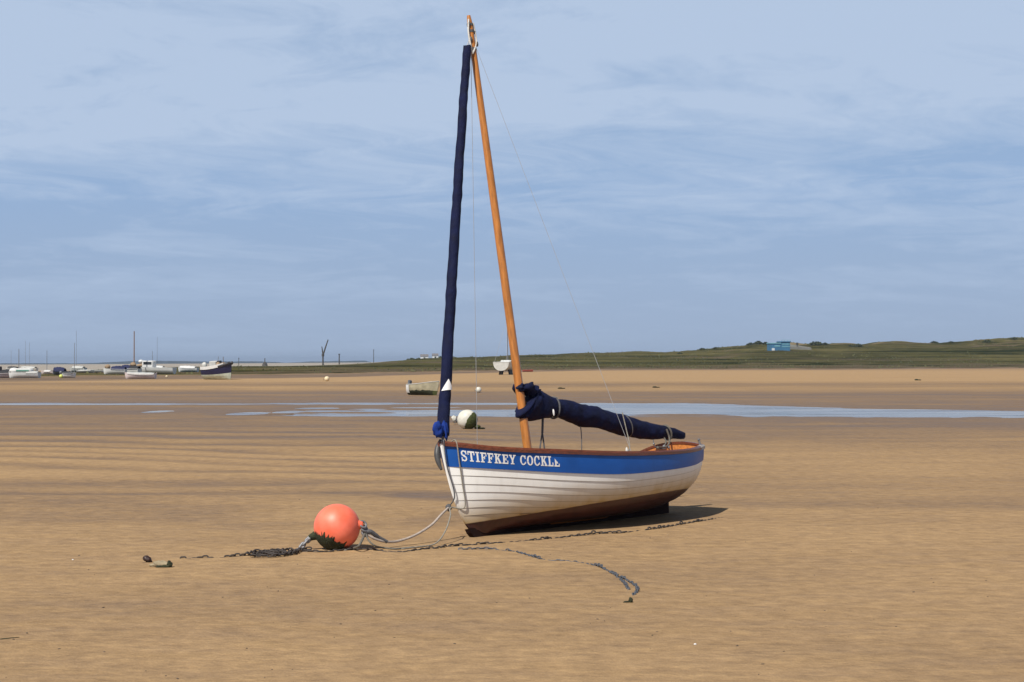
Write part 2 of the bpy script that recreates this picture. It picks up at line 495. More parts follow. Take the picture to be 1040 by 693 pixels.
# ------------------------------------------------------------------ water in the tidal channel
m, t, b = nt("water")
tc = t.nodes.new("ShaderNodeTexCoord")
b.inputs["Base Color"].default_value = (0.24, 0.22, 0.19, 1); b.inputs["Roughness"].default_value = 0.10
b.inputs["IOR"].default_value = 1.33; b.inputs["Specular IOR Level"].default_value = 0.5
wn = noise_node(t, mapping(t, tc.outputs["Object"], (1.2, 3.5, 1)), 1.0, 4)
patch = noise_node(t, mapping(t, tc.outputs["Object"], (0.16, 0.55, 1)), 1.0, 5, 0.6)
t.links.new(mixc(t, rng(t, patch, 0.38, 0.62), (0.10, 0.085, 0.065), (0.30, 0.28, 0.25)), b.inputs["Base Color"])
t.links.new(rng(t, patch, 0.35, 0.65, 0.05, 0.22), b.inputs["Roughness"])
bp = t.nodes.new("ShaderNodeBump"); bp.inputs["Distance"].default_value = 0.04; t.links.new(rng(t, patch, 0.35, 0.62, 0.9, 0.12), bp.inputs["Strength"])
t.links.new(wn, bp.inputs["Height"]); t.links.new(bp.outputs[0], b.inputs["Normal"])
wb = MB()
wb.grid([[(x, yy, WATER) for x in np.linspace(-70, 75, 30)] for yy in np.linspace(46, 76, 12)])
wo = wb.build("water", m, smooth=True, angle=0)
tag(wo, kind="structure")

# ------------------------------------------------------------------ far wooded hills across the flats
m_hill = mat("hill", (0.018, 0.028, 0.024), 0.95, 0.35, 0.01)
def ridge(y0, y1, x0, x1, prof, n=160, seed=1, amp=1.5, zb=-6):
    rows = []
    for (yy, k) in ((y0, 0.0), (y0 + (y1 - y0) * .15, .75), (y0 + (y1 - y0) * .45, 1.0), (y1, 0.0)):
        row = []
        for i in range(n):
            x = x0 + (x1 - x0) * i / (n - 1)
            h = prof(x) + amp * float(fbm(np.array([x * 0.02]), np.array([yy * .01]), seed)[0])
            row.append((x, yy, zb + (h - zb) * k))
        rows.append(row)
    return MB().grid(rows)
def hprof(x):
    Yh = 4500.0
    p = 520 + FOC * x / Yh
    ytop = np.interp(p, [-400, 0, 80, 100, 125, 190, 235, 262, 275, 300, 360, 366, 420, 470, 520], [368.5, 369.3, 368.9, 367.0, 366.4, 367.2, 367.2, 368.3, 368.6, 367.0, 366.4, 369, 365, 363.5, 363.0])
    return EYE - (ytop - 367) * Yh / FOC
hl = ridge(4400, 5400, -2900, 320, hprof, 320, 5, 2.6, -12)
tag(hl.build("hills", m_hill), kind="structure")

# ================================================================== THE SAILING BOAT
K0 = Vector((-0.3964, 15.6926, 0.0))
YAW = math.radians(50.98)
HEEL = math.radians(10.0)
K0.z = hz(K0.x, K0.y) - 0.018
boat = empty("sailing_dinghy", K0, (-HEEL, 0, YAW),
             "white clinker sailing dinghy with blue top strake and orange mast leaning on the sand", "boat")
MR = Matrix.Translation(K0) @ Matrix.Rotation(YAW, 4, 'Z') @ Matrix.Rotation(-HEEL, 4, 'X')
MRI = MR.inverted()
RO = MRI @ Vector((0, 0, EYE))


def bp_(px, py, b=0.0):
    """point of the boat's own frame (x aft, y starboard, z up) in the fore-and-aft plane y = -b"""
    d = MRI.to_3x3() @ ray(px, py)
    k = (-b - RO.y) / d.y
    return RO + d * k


# hull shape: cubic sections (a aft, b half breadth, z) at seven stations
ST = [
    (0.00, [(.14, .012, .03), (-.06, .012, .10), (-.175, .012, .42), (-.215, .015, .915)]),
    (0.11, [(.36, .03, .06), (.30, .13, .09), (.24, .27, .38), (.20, .335, .80)]),
    (0.27, [(.90, .03, .06), (.88, .38, .05), (.84, .59, .24), (.80, .61, .71)]),
    (0.46, [(1.6, .03, .06), (1.6, .57, .03), (1.55, .78, .15), (1.5, .765, .640)]),
    (0.66, [(2.4, .03, .06), (2.4, .56, .06), (2.35, .79, .19), (2.3, .77, .615)]),
    (0.84, [(3.0, .03, .10), (3.0, .42, .12), (2.98, .67, .25), (2.95, .66, .628)]),
    (1.00, [(3.36, .03, .19), (3.38, .27, .20), (3.45, .46, .33), (3.50, .46, .672)]),
]
STS = [q[0] for q in ST]
STA = np.array([q[1] for q in ST], float)     # 7,4,3


def _cub(s):
    """cardinal interpolation of the control polygons along the hull"""
    s = min(max(s, 0.0), 1.0)
    k = 0
    while k < len(STS) - 2 and s > STS[k + 1]: k += 1
    h = STS[k + 1] - STS[k]; u = (s - STS[k]) / h
    def der(i):
        if i == 0: return (STA[1] - STA[0]) / (STS[1] - STS[0]) * np.array([.9, 1.25, 1.0])
        if i == len(STS) - 1: return (STA[i] - STA[i - 1]) / (STS[i] - STS[i - 1])
        return (STA[i + 1] - STA[i - 1]) / (STS[i + 1] - STS[i - 1])
    p0, p1, m0, m1 = STA[k], STA[k + 1], der(k) * h, der(k + 1) * h
    return (2 * u ** 3 - 3 * u ** 2 + 1) * p0 + (u ** 3 - 2 * u ** 2 + u) * m0 + (-2 * u ** 3 + 3 * u ** 2) * p1 + (u ** 3 - u ** 2) * m1


def S(s, t, off=0.0, side=1):
    """hull skin point; side 1 = port, -1 = starboard; off = distance outward"""
    P = _cub(s)
    def pt(tt, PP):
        q = (1 - tt) ** 3 * PP[0] + 3 * tt * (1 - tt) ** 2 * PP[1] + 3 * tt * tt * (1 - tt) * PP[2] + tt ** 3 * PP[3]
        return Vector((q[0], -q[1], q[2]))
    p = pt(t, P)
    if off:
        dt = pt(min(t + .02, 1), P) - pt(max(t - .02, 0), P)
        s2, s1 = min(s + .01, 1), max(s - .01, 0)
        ds = pt(t, _cub(s2)) - pt(t, _cub(s1))
        n = dt.cross(ds)
        if n.length > 1e-9:
            n.normalize()
            if n.y > 0: n = -n
            p = p + n * off
    if side < 0: p.y = -p.y
    return p


LAP = [0, .15, .285, .395, .485, .565, .64, .71, .78, .85]
TBL = 0.85
SS = [k / 56 for k in range(57)]

# ---- hull paint: white topsides, weed stain, dark red bottom (follows the boat's waterline)
BOOT = 0.150
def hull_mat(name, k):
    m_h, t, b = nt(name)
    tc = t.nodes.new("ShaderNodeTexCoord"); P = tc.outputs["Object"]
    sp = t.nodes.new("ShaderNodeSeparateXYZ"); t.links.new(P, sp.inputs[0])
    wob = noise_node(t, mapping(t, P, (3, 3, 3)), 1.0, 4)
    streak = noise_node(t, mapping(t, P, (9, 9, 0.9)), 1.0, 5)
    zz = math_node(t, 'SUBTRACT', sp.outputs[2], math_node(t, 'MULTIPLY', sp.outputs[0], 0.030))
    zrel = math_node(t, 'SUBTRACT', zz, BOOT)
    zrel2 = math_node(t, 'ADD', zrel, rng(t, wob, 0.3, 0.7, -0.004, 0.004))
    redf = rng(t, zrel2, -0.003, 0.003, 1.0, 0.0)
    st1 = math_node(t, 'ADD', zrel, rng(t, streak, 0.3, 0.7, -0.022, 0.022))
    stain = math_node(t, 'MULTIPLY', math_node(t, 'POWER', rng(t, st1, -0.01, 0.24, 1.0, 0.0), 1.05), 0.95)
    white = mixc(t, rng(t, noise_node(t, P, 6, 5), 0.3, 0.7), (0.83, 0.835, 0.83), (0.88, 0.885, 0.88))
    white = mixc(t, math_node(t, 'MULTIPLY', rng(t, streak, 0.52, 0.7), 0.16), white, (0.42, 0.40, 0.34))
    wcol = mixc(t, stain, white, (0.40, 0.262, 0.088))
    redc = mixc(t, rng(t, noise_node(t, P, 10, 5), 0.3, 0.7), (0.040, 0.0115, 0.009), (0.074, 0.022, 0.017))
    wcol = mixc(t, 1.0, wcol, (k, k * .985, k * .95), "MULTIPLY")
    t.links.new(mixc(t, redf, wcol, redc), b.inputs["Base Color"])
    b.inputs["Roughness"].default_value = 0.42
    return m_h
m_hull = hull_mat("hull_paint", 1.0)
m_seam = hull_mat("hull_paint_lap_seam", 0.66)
m_blue = mat("blue_gloss_paint", (0.008, 0.082, 0.345), 0.40, 0.12, 5, 0.0006, 30, spec=0.3)
m_letter = mat("white_lettering", (0.80, 0.80, 0.78), 0.5, 0.05, 20)
m_varn = mat("varnished_wood", (0.43, 0.158, 0.026), 0.38, 0.30, 5, 0.0008, 60, stretch=(9, 9, 1.2), coat=0.3)
m_rail = mat("rail_wood", (0.135, 0.036, 0.015), 0.4, 0.35, 6, 0.001, 60, stretch=(1, 10, 10), coat=0.2)
m_rail_worn = mat("worn_grey_rail", (0.40, 0.37, 0.33), 0.6, 0.2, 12, 0.001, 60)
m_navy = mat("navy_canvas", (0.0034, 0.0064, 0.033), 0.85, 0.35, 9, 0.030, 11, spec=0.25)
m_navy2 = mat("bright_blue_canvas", (0.010, 0.035, 0.21), 0.8, 0.25, 9, 0.004, 30, spec=0.2)
m_grey = mat("galvanised_metal", (0.24, 0.24, 0.25), 0.55, 0.25, 20, metal=0.4)
m_dark = mat("dark_rubber", (0.045, 0.045, 0.048), 0.6, 0.3, 20)
m_fender = mat("grey_fender_vinyl", (0.060, 0.060, 0.060), 0.5, 0.3, 12)
m_rope = mat("grey_rope", (0.25, 0.23, 0.19), 0.85, 0.25, 60, 0.001, 200)
m_rope_k = mat("weathered_rope", (0.125, 0.115, 0.095), 0.85, 0.25, 60, 0.001, 200)
m_rope_w = mat("white_rope", (0.62, 0.60, 0.55), 0.85, 0.15, 60, 0.001, 200)
m_rope_d = mat("dark_rope", (0.085, 0.085, 0.09), 0.85, 0.3, 60, 0.001, 200)
m_wire = mat("wire", (0.34, 0.35, 0.37), 0.5, 0.1, 30)
m_engine_d = mat("block_grey", (0.12, 0.11, 0.10), 0.6, 0.3, 20)
m_patch = mat("white_cloth", (0.78, 0.77, 0.76), 0.8, 0.06, 30)
m_inner = mat("inner_wood", (0.46, 0.165, 0.035), 0.45, 0.3, 5, stretch=(1, 10, 10))


def planks(t0, bounds, side):
    rows = []
    for k in range(len(bounds) - 1):
        ta, tb_ = bounds[k], bounds[k + 1]
        d = 0.0055
        for f in (0, .33, .66, .88, 1.0):
            tt = ta + (tb_ - ta) * f
            rows.append([S(s, tt, (d * (1 - f) + 0.002) * min(1, s / 0.05 + .25), side) for s in SS])
    return rows


mb = MB()
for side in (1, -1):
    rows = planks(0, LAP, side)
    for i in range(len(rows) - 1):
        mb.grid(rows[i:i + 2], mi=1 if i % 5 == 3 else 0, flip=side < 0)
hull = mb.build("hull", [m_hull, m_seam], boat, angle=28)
bm_ = __import__("bmesh").new(); bm_.from_mesh(hull.data)
__import__("bmesh").ops.remove_doubles(bm_, verts=bm_.verts, dist=1e-6); bm_.to_mesh(hull.data); bm_.free()
hull.data.set_sharp_from_angle(angle=math.radians(28))
# transom with an arched top edge
def transom_ring(t0, t1, off, n=22, arch=0.0):
    rows = []
    for k in range(n + 1):
        l = S(1, t0 + (t1 - t0) * k / n, 0.004, 1) + Vector((off, 0, 0)); r = S(1, t0 + (t1 - t0) * k / n, 0.004, -1) + Vector((off, 0, 0))
        rows.append([l.lerp(r, j / 12) + Vector((0, 0, arch * (k / n) * (1 - (j / 6 - 1) ** 2))) for j in range(13)])
    return rows
ARCH = 0.088
mb = MB(); mb.grid(transom_ring(0, TBL, 0.002))
transom = mb.build("transom", m_hull, boat)
mb = MB(); mb.grid(transom_ring(TBL + .001, 1, 0.004, 8, ARCH))
mb.build("transom_top_panel", m_blue, transom)
mb = MB(); mb.grid(transom_ring(.3, 1, -0.032, 12, ARCH), flip=True)
mb.build("transom_inner_face", m_inner, transom)
# blue top strake
mb = MB()
for side in (1, -1):
    rows = [[S(s, TBL - .006, 0.0, side) for s in SS]]
    for f in (0, .2, .4, .6, .8, 1.0):
        rows.append([S(s, TBL - .006 + (1.006 - TBL) * f, 0.014 * min(1, s / .05 + .3), side) for s in SS])
    mb.grid(rows, flip=side < 0)
strake = mb.build("top_strake", m_blue, boat, angle=50)
# inner skin
mb = MB()
for side in (1, -1):
    mb.grid([[S(s, tt, -0.014, side) for s in SS[2:]] for tt in np.linspace(0.05, 1.0, 14)], flip=side > 0)
mb.build("inner_lining", m_inner, boat, angle=0)
# keel and skeg
mb = MB()
prof = [(-.02, .10), (.0, .06), (.04, .02), (.14, .0), (.8, -.01), (1.8, -.012), (2.8, -.006), (3.31, .0), (3.335, .10), (3.37, .24), (3.2, .25), (2.6, .13), (1.6, .09), (.6, .09), (.14, .10)]
for hw in ((0.028),):
    vs = [(a, -hw, z) for a, z in prof] + [(a, hw, z) for a, z in prof]
    n = len(prof)
    fs = [(i, (i + 1) % n, n + (i + 1) % n, n + i) for i in range(n)] + [tuple(range(n))[::-1], tuple(range(n, 2 * n))]
    mb.add(vs, fs)
m_keel = mat("keel_paint", (0.022, 0.011, 0.009), 0.9, 0.3, 8, spec=0.1)
mb.build("keel", m_keel, boat, smooth=False)
# stem band
stem_pts = [S(0, tt, 0, 1) for tt in np.linspace(0.10, 1.0, 26)]
stem_pts = [Vector((p.x - 0.012, 0, p.z)) for p in stem_pts]
mb = MB()
rows = []
for i, p in enumerate(stem_pts):
    a_ = stem_pts[max(0, i - 1)]; c_ = stem_pts[min(len(stem_pts) - 1, i + 1)]
    d = (c_ - a_).normalized(); nn = Vector((-d.z, 0, d.x)) if d.z > 0 else Vector((d.z, 0, -d.x))
    rows.append([p + nn * .006 + Vector((0, -.009, 0)), p + nn * .006 + Vector((0, .009, 0)), p - nn * .03 + Vector((0, .020, 0)), p - nn * .03 + Vector((0, -.020, 0))])
mb.loft(rows)
m_stem = mat("weathered_stem", (0.16, 0.14, 0.125), 0.6, 0.3, 15)
mb.build("stem", m_hull, boat, angle=30)
# rails (gunwale capping) port and starboard, worn grey at the stern
def rail(side, s0, s1, wdt, hgt, n=50):
    rows = []
    for k in range(n + 1):
        s = s0 + (s1 - s0) * k / n
        p = S(s, 1.0, 0.0, side); q = S(s, 1.0, 0.02, side)
        o_ = Vector((q.x - p.x, q.y - p.y, 0)); o_ = o_.normalized() if o_.length > 1e-6 else Vector((0, -side, 0))
        u_ = Vector((0, 0, 1)); wi = wdt
        rows.append([p + o_ * wi + u_ * (-hgt * .7), p + o_ * (wi + .004) + u_ * (hgt * .1), p + o_ * (wi * .7) + u_ * hgt * .6, p - o_ * wi * .6 + u_ * hgt * .6, p - o_ * wi + u_ * (-hgt * .3)])
    return rows
for side in (1, -1):
    mb = MB(); mb.loft(rail(side, 0.0, 0.945, 0.026, 0.036))
    r_ = mb.build("rail", m_rail, boat, angle=35)
    mb = MB(); mb.loft(rail(side, 0.9465, 1.0, 0.028, 0.038, 14))
    mb.build("worn_rail_end", m_rail_worn, r_, angle=35)
mb = MB()
pl, pr = S(1, 1, 0, 1), S(1, 1, 0, -1)
mb.loft([[q_ + Vector((dx, 0, dz + ARCH * (1 - (j / 8 - 1) ** 2))) for dx, dz in ((-.04, -.004), (.014, -.004), (.014, .022), (-.04, .022))] for j in range(17) for q_ in (pl.lerp(pr, -.02 + 1.04 * j / 16),)])
mb.build("transom_cap", m_rail, transom)
# bow knee / breasthook, thwarts, floor
mb = MB(); pb = S(.06, 1, 0, 1)
tri = [S(0.01, 1, 0, 1), S(.04, 1, -.01, 1), S(.075, 1, -.012, 1), S(.075, 1, -.012, -1), S(.04, 1, -.01, -1), S(.01, 1, 0, -1)]
mb.add([p + Vector((0, 0, .004)) for p in tri] + [p - Vector((0, 0, .03)) for p in tri], [(0, 1, 2, 3, 4, 5), (11, 10, 9, 8, 7, 6)] + [(i, (i + 1) % 6, 6 + (i + 1) % 6, 6 + i) for i in range(6)])
mb.build("foredeck", m_rail, boat, smooth=False)
for s_ in (.33, .62, .86):
    p = S(s_, .80, -.016, 1)
    mb = MB(); mb.box((p.x, 0, p.z), (.22, -2 * p.y - .09, .025), bev=.006)
    mb.build("thwart", m_inner, boat)
mb = MB()
mb.grid([[Vector((a, y * S(min(max((a + .2) / 3.7, 0.05), 1), .42, -.02, 1).y, .17)) for y in np.linspace(-.95, .95, 9)] for a in np.linspace(.5, 3.3, 24)])
mb.build("floor_boards", m_inner, boat)

# ---- name in slab-serif letters on the top strake
def R_(x0, y0, x1, y1): return [(x0, y0), (x1, y0), (x1, y1), (x0, y1)]
def arc(cx, cy, rx, ry, a0, a1, wx, wy, n=10):
    out = []
    for k in range(n):
        A = math.radians(a0 + (a1 - a0) * k / n); B = math.radians(a0 + (a1 - a0) * (k + 1) / n)
        o = lambda t_: (cx + rx * math.cos(t_), cy + ry * math.sin(t_))
        i_ = lambda t_: (cx + (rx - wx) * math.cos(t_), cy + (ry - wy) * math.sin(t_))
        out.append([o(A), o(B), i_(B), i_(A)])
    return out
STEM = R_(.14, .02, .38, .98)
G = {
    'T': (.95, [R_(.02, .85, .93, 1), R_(.36, .02, .60, .9), R_(.22, 0, .74, .12), R_(.0, .64, .13, 1), R_(.82, .64, .95, 1)]),
    'I': (.56, [R_(.16, .02, .40, .98), R_(0, 0, .56, .12), R_(0, .88, .56, 1)]),
    'F': (.86, [STEM, R_(0, 0, .54, .12), R_(0, .86, .84, 1), R_(.73, .62, .86, 1), R_(.3, .44, .58, .56), R_(.52, .34, .64, .66)]),
    'K': (1.0, [STEM, R_(0, 0, .5, .12), R_(0, .88, .5, 1), [(.36, .34), (.36, .56), (.68, .94), (.88, .94)], [(.46, .46), (.62, .62), (.98, .06), (.70, .06)], R_(.56, .88, .98, 1), R_(.58, 0, 1.02, .12)]),
    'E': (.88, [STEM, R_(0, 0, .86, .14), R_(0, .86, .84, 1), R_(.72, .66, .85, 1), R_(.74, 0, .88, .36), R_(.3, .44, .56, .56), R_(.5, .34, .62, .66)]),
    'Y': (1.0, [R_(.38, .02, .62, .5), R_(.24, 0, .76, .12), [(.06, .94), (.32, .94), (.62, .46), (.38, .46)], [(.70, .94), (.90, .94), (.62, .42), (.42, .42)], R_(-.02, .88, .42, 1), R_(.60, .88, 1.0, 1)]),
    'C': (.90, arc(.46, .5, .46, .52, 40, 320, .23, .13, 20) + [R_(.70, .62, .84, 1.0), R_(.74, .14, .88, .34)]),
    'O': (.94, arc(.47, .5, .47, .52, 0, 360, .24, .13, 28)),
    'L': (.84, [STEM, R_(0, 0, .82, .14), R_(0, .88, .54, 1), R_(.70, 0, .84, .40)]),
    'S': (.80, arc(.40, .735, .38, .285, 30, 265, .19, .12, 14) + arc(.40, .265, .38, .285, -150, 85, .19, .12, 14) + [R_(.64, .66, .76, 1.0), R_(.03, .0, .15, .36), [(.20, .60), (.34, .40), (.62, .36), (.48, .62)]]),
    # last letter is worn: only its lower half is left
    'e': (.84, [[(.14, .02), (.38, .02), (.38, .62), (.14, .80)], R_(0, 0, .86, .14), [(.30, .32), (.66, .32), (.54, .50), (.34, .58)], R_(.74, 0, .88, .30)]),
}
word = "STIFFKEY COCKLe"
tot = 0; lay = []
for ch in word:
    if ch == ' ': tot += .50; continue
    lay.append((ch, tot)); tot += G[ch][0] + .13
tot -= .13
# arc length along the strake's mid line
sl_ = np.linspace(0, 1, 400)
pm = [S(s, .92, .015, 1) for s in sl_]
cum = np.concatenate([[0], np.cumsum([(pm[i + 1] - pm[i]).length for i in range(399)])])
def s_at_px(px):
    best = min(range(400), key=lambda i: abs(proj(MR @ pm[i])[0] - px) + (1000 if sl_[i] > .6 else 0))
    return cum[best]
l0, l1 = s_at_px(468.8), s_at_px(568.0)
T0, T1 = 0.890, 0.964
cnt = 0; cnt_w = 0
lt = MB()
for ch, x0 in lay:
    for poly in G[ch][1]:
        # finely split the quad so it follows the planking
        a, b_, c_, d_ = [Vector((p[0], p[1], 0)) for p in poly]
        rows = []
        if ch == 'C' and x0 > 4 and cnt_w == 0:
            tag(lt.build("name_lettering", m_letter, strake, angle=0)); lt = MB(); cnt_w = 1
        for i in range(5):
            u_ = i / 4
            e0 = a.lerp(d_, u_); e1 = b_.lerp(c_, u_)
            row = []
            for j in range(5):
                q_ = e0.lerp(e1, j / 4)
                s_ = np.interp(l0 + (x0 + q_.x) / tot * (l1 - l0), cum, sl_)
                row.append(S(float(s_), T0 + (T1 - T0) * q_.y, 0.0158 + 0.00025 * (cnt % 6), 1))
            rows.append(row)
        lt.grid(rows)
        cnt += 1
tag(lt.build("name_lettering", m_letter, strake, angle=0), "white slab serif letters with the last letter half worn away")

# ---- mast
mb_ = bp_(536.6, 462); mt_ = bp_(476.0, 16.0)
dm = (mt_ - mb_).normalized()
base_m = mb_ + dm * (-(mb_.z - .14) / dm.z)
Lm = (mt_ - base_m).length
mb = MB()
mb.tube([base_m + dm * Lm * k for k in (0, .1, .3, .5, .7, .85, .95, .985, 1)], [.042, .043, .043, .041, .038, .034, .031, .028, .018], 16)
mast = mb.build("mast", m_varn, boat)
def mz(z, fwd=0.0, port=0.0):
    """point on the mast at boat height z, offset forward / to port"""
    return base_m + dm * ((z - base_m.z) / dm.z) + Vector((-fwd, -port, 0))
ztop = mt_.z
for z_, r_ in ((ztop - .10, .0325), (ztop - .17, .0335), (ztop - .36, .0355)):
    mb = MB(); p = mz(z_); mb.tube([p - dm * .014, p + dm * .014], [r_, r_], 14)
    mb.build("mast_band", m_rope_d, mast)
for (dz_, f_, pt_, r_) in ((-.10, .036, .02, .016), (-.26, .04, .02, .017), (-.30, -.045, .02, .019), (-.17, -.042, .015, .017)):
    mb = MB(); mb.lump(mz(ztop + dz_, f_, pt_), (r_, r_ * .8, r_ * 1.5), seed=dz_ * 50, n=6)
    mb.build("masthead_block", m_engine_d, mast)
mb = MB()
mb.tube(spline([mz(ztop - .05, .035, .02), mz(ztop - .2, .06, .015), mz(ztop - .40, .05, .02)], 5), .009, 6)
mb.tube(spline([mz(ztop - .08, -.03, .02), mz(ztop - .25, -.045, .02), mz(ztop - .36, .01, .03), mz(ztop - .42, .05, .02)], 5), .009, 6)
mb.build("halyard_loop", m_rope_w, mast)

# ---- rolled jib in its navy sleeve, from stemhead to near the masthead
jb = bp_(449.6, 443); jt = bp_(474.5, 47)
mb = MB(); ring_n = 14; rings = []
NJ = 150
for k in range(NJ + 1):
    f = k / NJ
    p = jb.lerp(jt, f) + Vector((-.010 * math.sin(math.pi * f), 0, 0))
    r = .057 - .015 * f + .0022 * math.sin(f * 150) * (0.5 + 0.5 * math.sin(f * 23)) + .0012 * math.sin(f * 41) + .0012 * math.sin(f * 97) + .006 * math.exp(-f * 18)
    if f > .985: r *= .92
    rings.append([p + Vector((math.cos(2 * math.pi * i / ring_n) * r, math.sin(2 * math.pi * i / ring_n) * r * (1 + .03 * math.sin(3 * (2 * math.pi * i / ring_n) + f * 30)), .01 * math.sin(i + f * 40))) for i in range(ring_n)])
mb.loft(rings)
jib = mb.build("jib_cover", m_navy, boat, angle=0)
mb = MB()      # blue flap of the cover gathered round the foot of the stay
q0 = bp_(447, 436)
mb.lump(q0 + Vector((-.05, -.02, .0)), (.060, .045, .068), seed=4, rough=.6, fr=1.7, n=12)
mb.lump(q0 + Vector((.02, -.045, -.01)), (.030, .022, .085), seed=9, rough=.5, fr=1.7, n=12)
mb.build("cover_foot_flap", m_navy2, jib, angle=0)
mb = MB()
tp = [bp_(452.6, 385.5, .058), bp_(446.6, 397, .058), bp_(457.2, 396.6, .058)]
cen = (tp[0] + tp[1] + tp[2]) / 3
rows = []
axj = (jt - jb).normalized()
def on_jib(a_, h_):
    """wrap: angle a_ about the stay, height h_"""
    p = jb + axj * h_
    f = h_ / (jt - jb).length
    r = .0665 - .015 * f
    return p + Vector((math.cos(a_) * r, -math.sin(a_) * r, 0))
h0 = (bp_(452, 397) - jb).dot(axj); h1 = (bp_(452, 385.5) - jb).dot(axj)
A0 = math.radians(125)       # middle of the patch as seen round the sleeve
for i in range(9):
    f = i / 8; hw = 0.98 * (1 - f) + .03
    rows.append([on_jib(A0 - .12 + hw * (j / 8 * 2 - 1), h0 + (h1 - h0) * f) for j in range(9)])
mb.grid(rows)
mb.build("triangle_patch", m_patch, jib, angle=0)
mb = MB(); mb.tube([jt, mz(ztop - .22, .02)], .006, 6); mb.build("stay_wire", m_wire, jib)
mb = MB(); mb.tube([jb, Vector((-.205, 0, .90))], .012, 8); mb.lump((-.19, 0, .93), (.03, .02, .02), n=6); mb.build("stem_fitting", m_grey, boat)

# ---- boom with the mainsail stowed under a navy cover
top = [(537, 404), (540.5, 400), (543, 397), (548, 397), (556, 402), (566, 406), (575, 406.5), (590, 410.5), (601, 412.5), (613, 416.5), (628, 420), (640, 424), (655, 428.5), (668, 431.5), (678, 433.5), (688, 436.5), (695, 439.5)]
bot = [(530, 414), (526.5, 417.5), (527, 425), (537, 427), (556, 425), (563, 423.5), (575, 427), (588, 432.5), (601, 434.5), (612, 436.5), (628, 441), (640, 444), (652, 446), (664, 446.5), (676, 445.5), (688, 446), (694.5, 446)]
rings = []
for k in range(len(top)):
    a_ = bp_(*top[k]); b_ = bp_(*bot[k])
    c_ = (a_ + b_) / 2; hgt = (a_ - b_).length / 2
    wy = min(hgt * .72, .105) if 1 < k < len(top) - 1 else (.085 if k == 1 else hgt * .5)
    rings.append((c_, hgt, wy, (a_ - b_) / 2))
cs = spline([q[0] for q in rings], 7); hs = spline([(q[1], q[2], 0) for q in rings], 7); ds_ = spline([q[3] for q in rings], 7)
rr = []
n_ = 20
for k, (c_, h_) in enumerate(zip(cs, hs)):
    row = []
    for i in range(n_):
        A = 2 * math.pi * i / n_
        wr = 1 + .13 * mnoise.noise(Vector((k * .20, math.cos(A) * 1.2, math.sin(A) * 1.2))) + .12 * mnoise.noise(Vector((k * .45, math.cos(A) * 2.6, math.sin(A) * 2.6))) + .03 * math.sin(5 * A + k * .3) + .03 * math.sin(k * .9 + 2 * math.cos(A))
        row.append(c_ + Vector((0, math.cos(A) * h_.y * wr, 0)) + ds_[k] * (math.sin(A) * (wr * .6 + .4)))
    rr.append(row)
mb = MB(); mb.loft(rr)
cover = mb.build("mainsail_cover", m_navy, boat, angle=0)
mb = MB(); pe = cs[-1]; pf = cs[4]
mb.tube([pf + Vector((0, 0, -.02)), pe + Vector((-.30, 0, .0))], .026, 10)
mb.build("boom", m_varn, boat)
mb = MB()      # collar of the cover pulled round the mast
cm_ = bp_(531.5, 396.5)
ring_ = []
for i in range(23):
    A = 2 * math.pi * i / 22
    ring_.append(cm_ + Vector((math.cos(A) * .072 + .012, math.sin(A) * .078, .014 * math.sin(A * 3) - .03 * math.cos(A))))
mb.tube(ring_, [.036 + .010 * math.sin(i * 1.7) + .006 * math.sin(i * 3.1) for i in range(23)], 9, cap=False)
for i, (px_, py_, r_) in enumerate(((526, 394.5, .042), (534, 393.5, .046), (539.5, 397.5, .055))):
    mb.lump(bp_(px_, py_) + Vector((.01, -.03, 0)), (r_, r_ * 1.25, r_ * .9), seed=i + 20, rough=.55, fr=2.0, n=12)
mb.build("cover_collar", m_navy, cover, angle=0)
def strap(px_, tilt, m_, rad=.010, name="strap"):
    k = min(range(len(cs)), key=lambda i: abs(proj(MR @ cs[i])[0] - px_))
    c_, h_ = cs[k], hs[k]
    pts = []
    for i in range(25):
        A = 2 * math.pi * i / 24
        pts.append(c_ + Vector((tilt * math.sin(A) * h_.x, math.cos(A) * (h_.y * 1.07 + .004), math.sin(A) * (h_.x * 1.04 + .003))))
    mb = MB(); mb.tube(pts, rad, 6, cap=False)
    return mb.build(name, m_, cover)
strap(562, .10, m_rope_d, .011)
strap(635, -.30, m_rope_d, .007)
strap(677, -.30, m_rope_k, .011)
mb = MB(); mb.lump(bp_(562.3, 419, .10), (.010, .010, .034), 3, .2, n=8); mb.build("buckle", m_patch, cover)

# ---- ropes and wires of the rig
def line(name, pts, r, m_, n=6, parent=boat):
    mb = MB(); mb.tube(pts, r, n); return mb.build(name, m_, parent)
s_port = min([k / 200 for k in range(20, 140)], key=lambda q_: abs(proj(MR @ S(q_, 1, 0, 1))[0] - 641))
line("port_shroud", [mz(ztop - .28, 0, .02), S(s_port, 1, .0, 1) + Vector((.0, .0, .02))], .0021, m_wire)
line("starboard_shroud", [mz(ztop - .28, 0, -.02), S(.34, 1, .0, -1)], .0026, m_wire)
line("lazy_jack_rope", spline([bp_(632, 419, .10), bp_(636, 436, .13), bp_(639.5, 452, .3), S(s_port, 1, 0, 1) + Vector((0, .04, .0))], 4), .006, m_rope)
mb = MB(); mb.lump(S(s_port, 1, -.02, 1) + Vector((0, .03, .04)), (.016, .014, .030), 2, n=6); mb.build("rope_block", m_rope_w, boat)
mb = MB()
mb.tube([bp_(551.3, 424), bp_(550.8, 440)], .012, 6); mb.tube([bp_(550.8, 439), bp_(547.5, 461)], .008, 6); mb.tube([bp_(550.8, 439), bp_(553.6, 461)], .008, 6)
mb.build("downhaul_tackle", m_rope_d, boat)
line("reef_line", spline([bp_(589.5, 431), bp_(590.6, 444), bp_(590.8, 462)], 4), .005, m_rope_d)
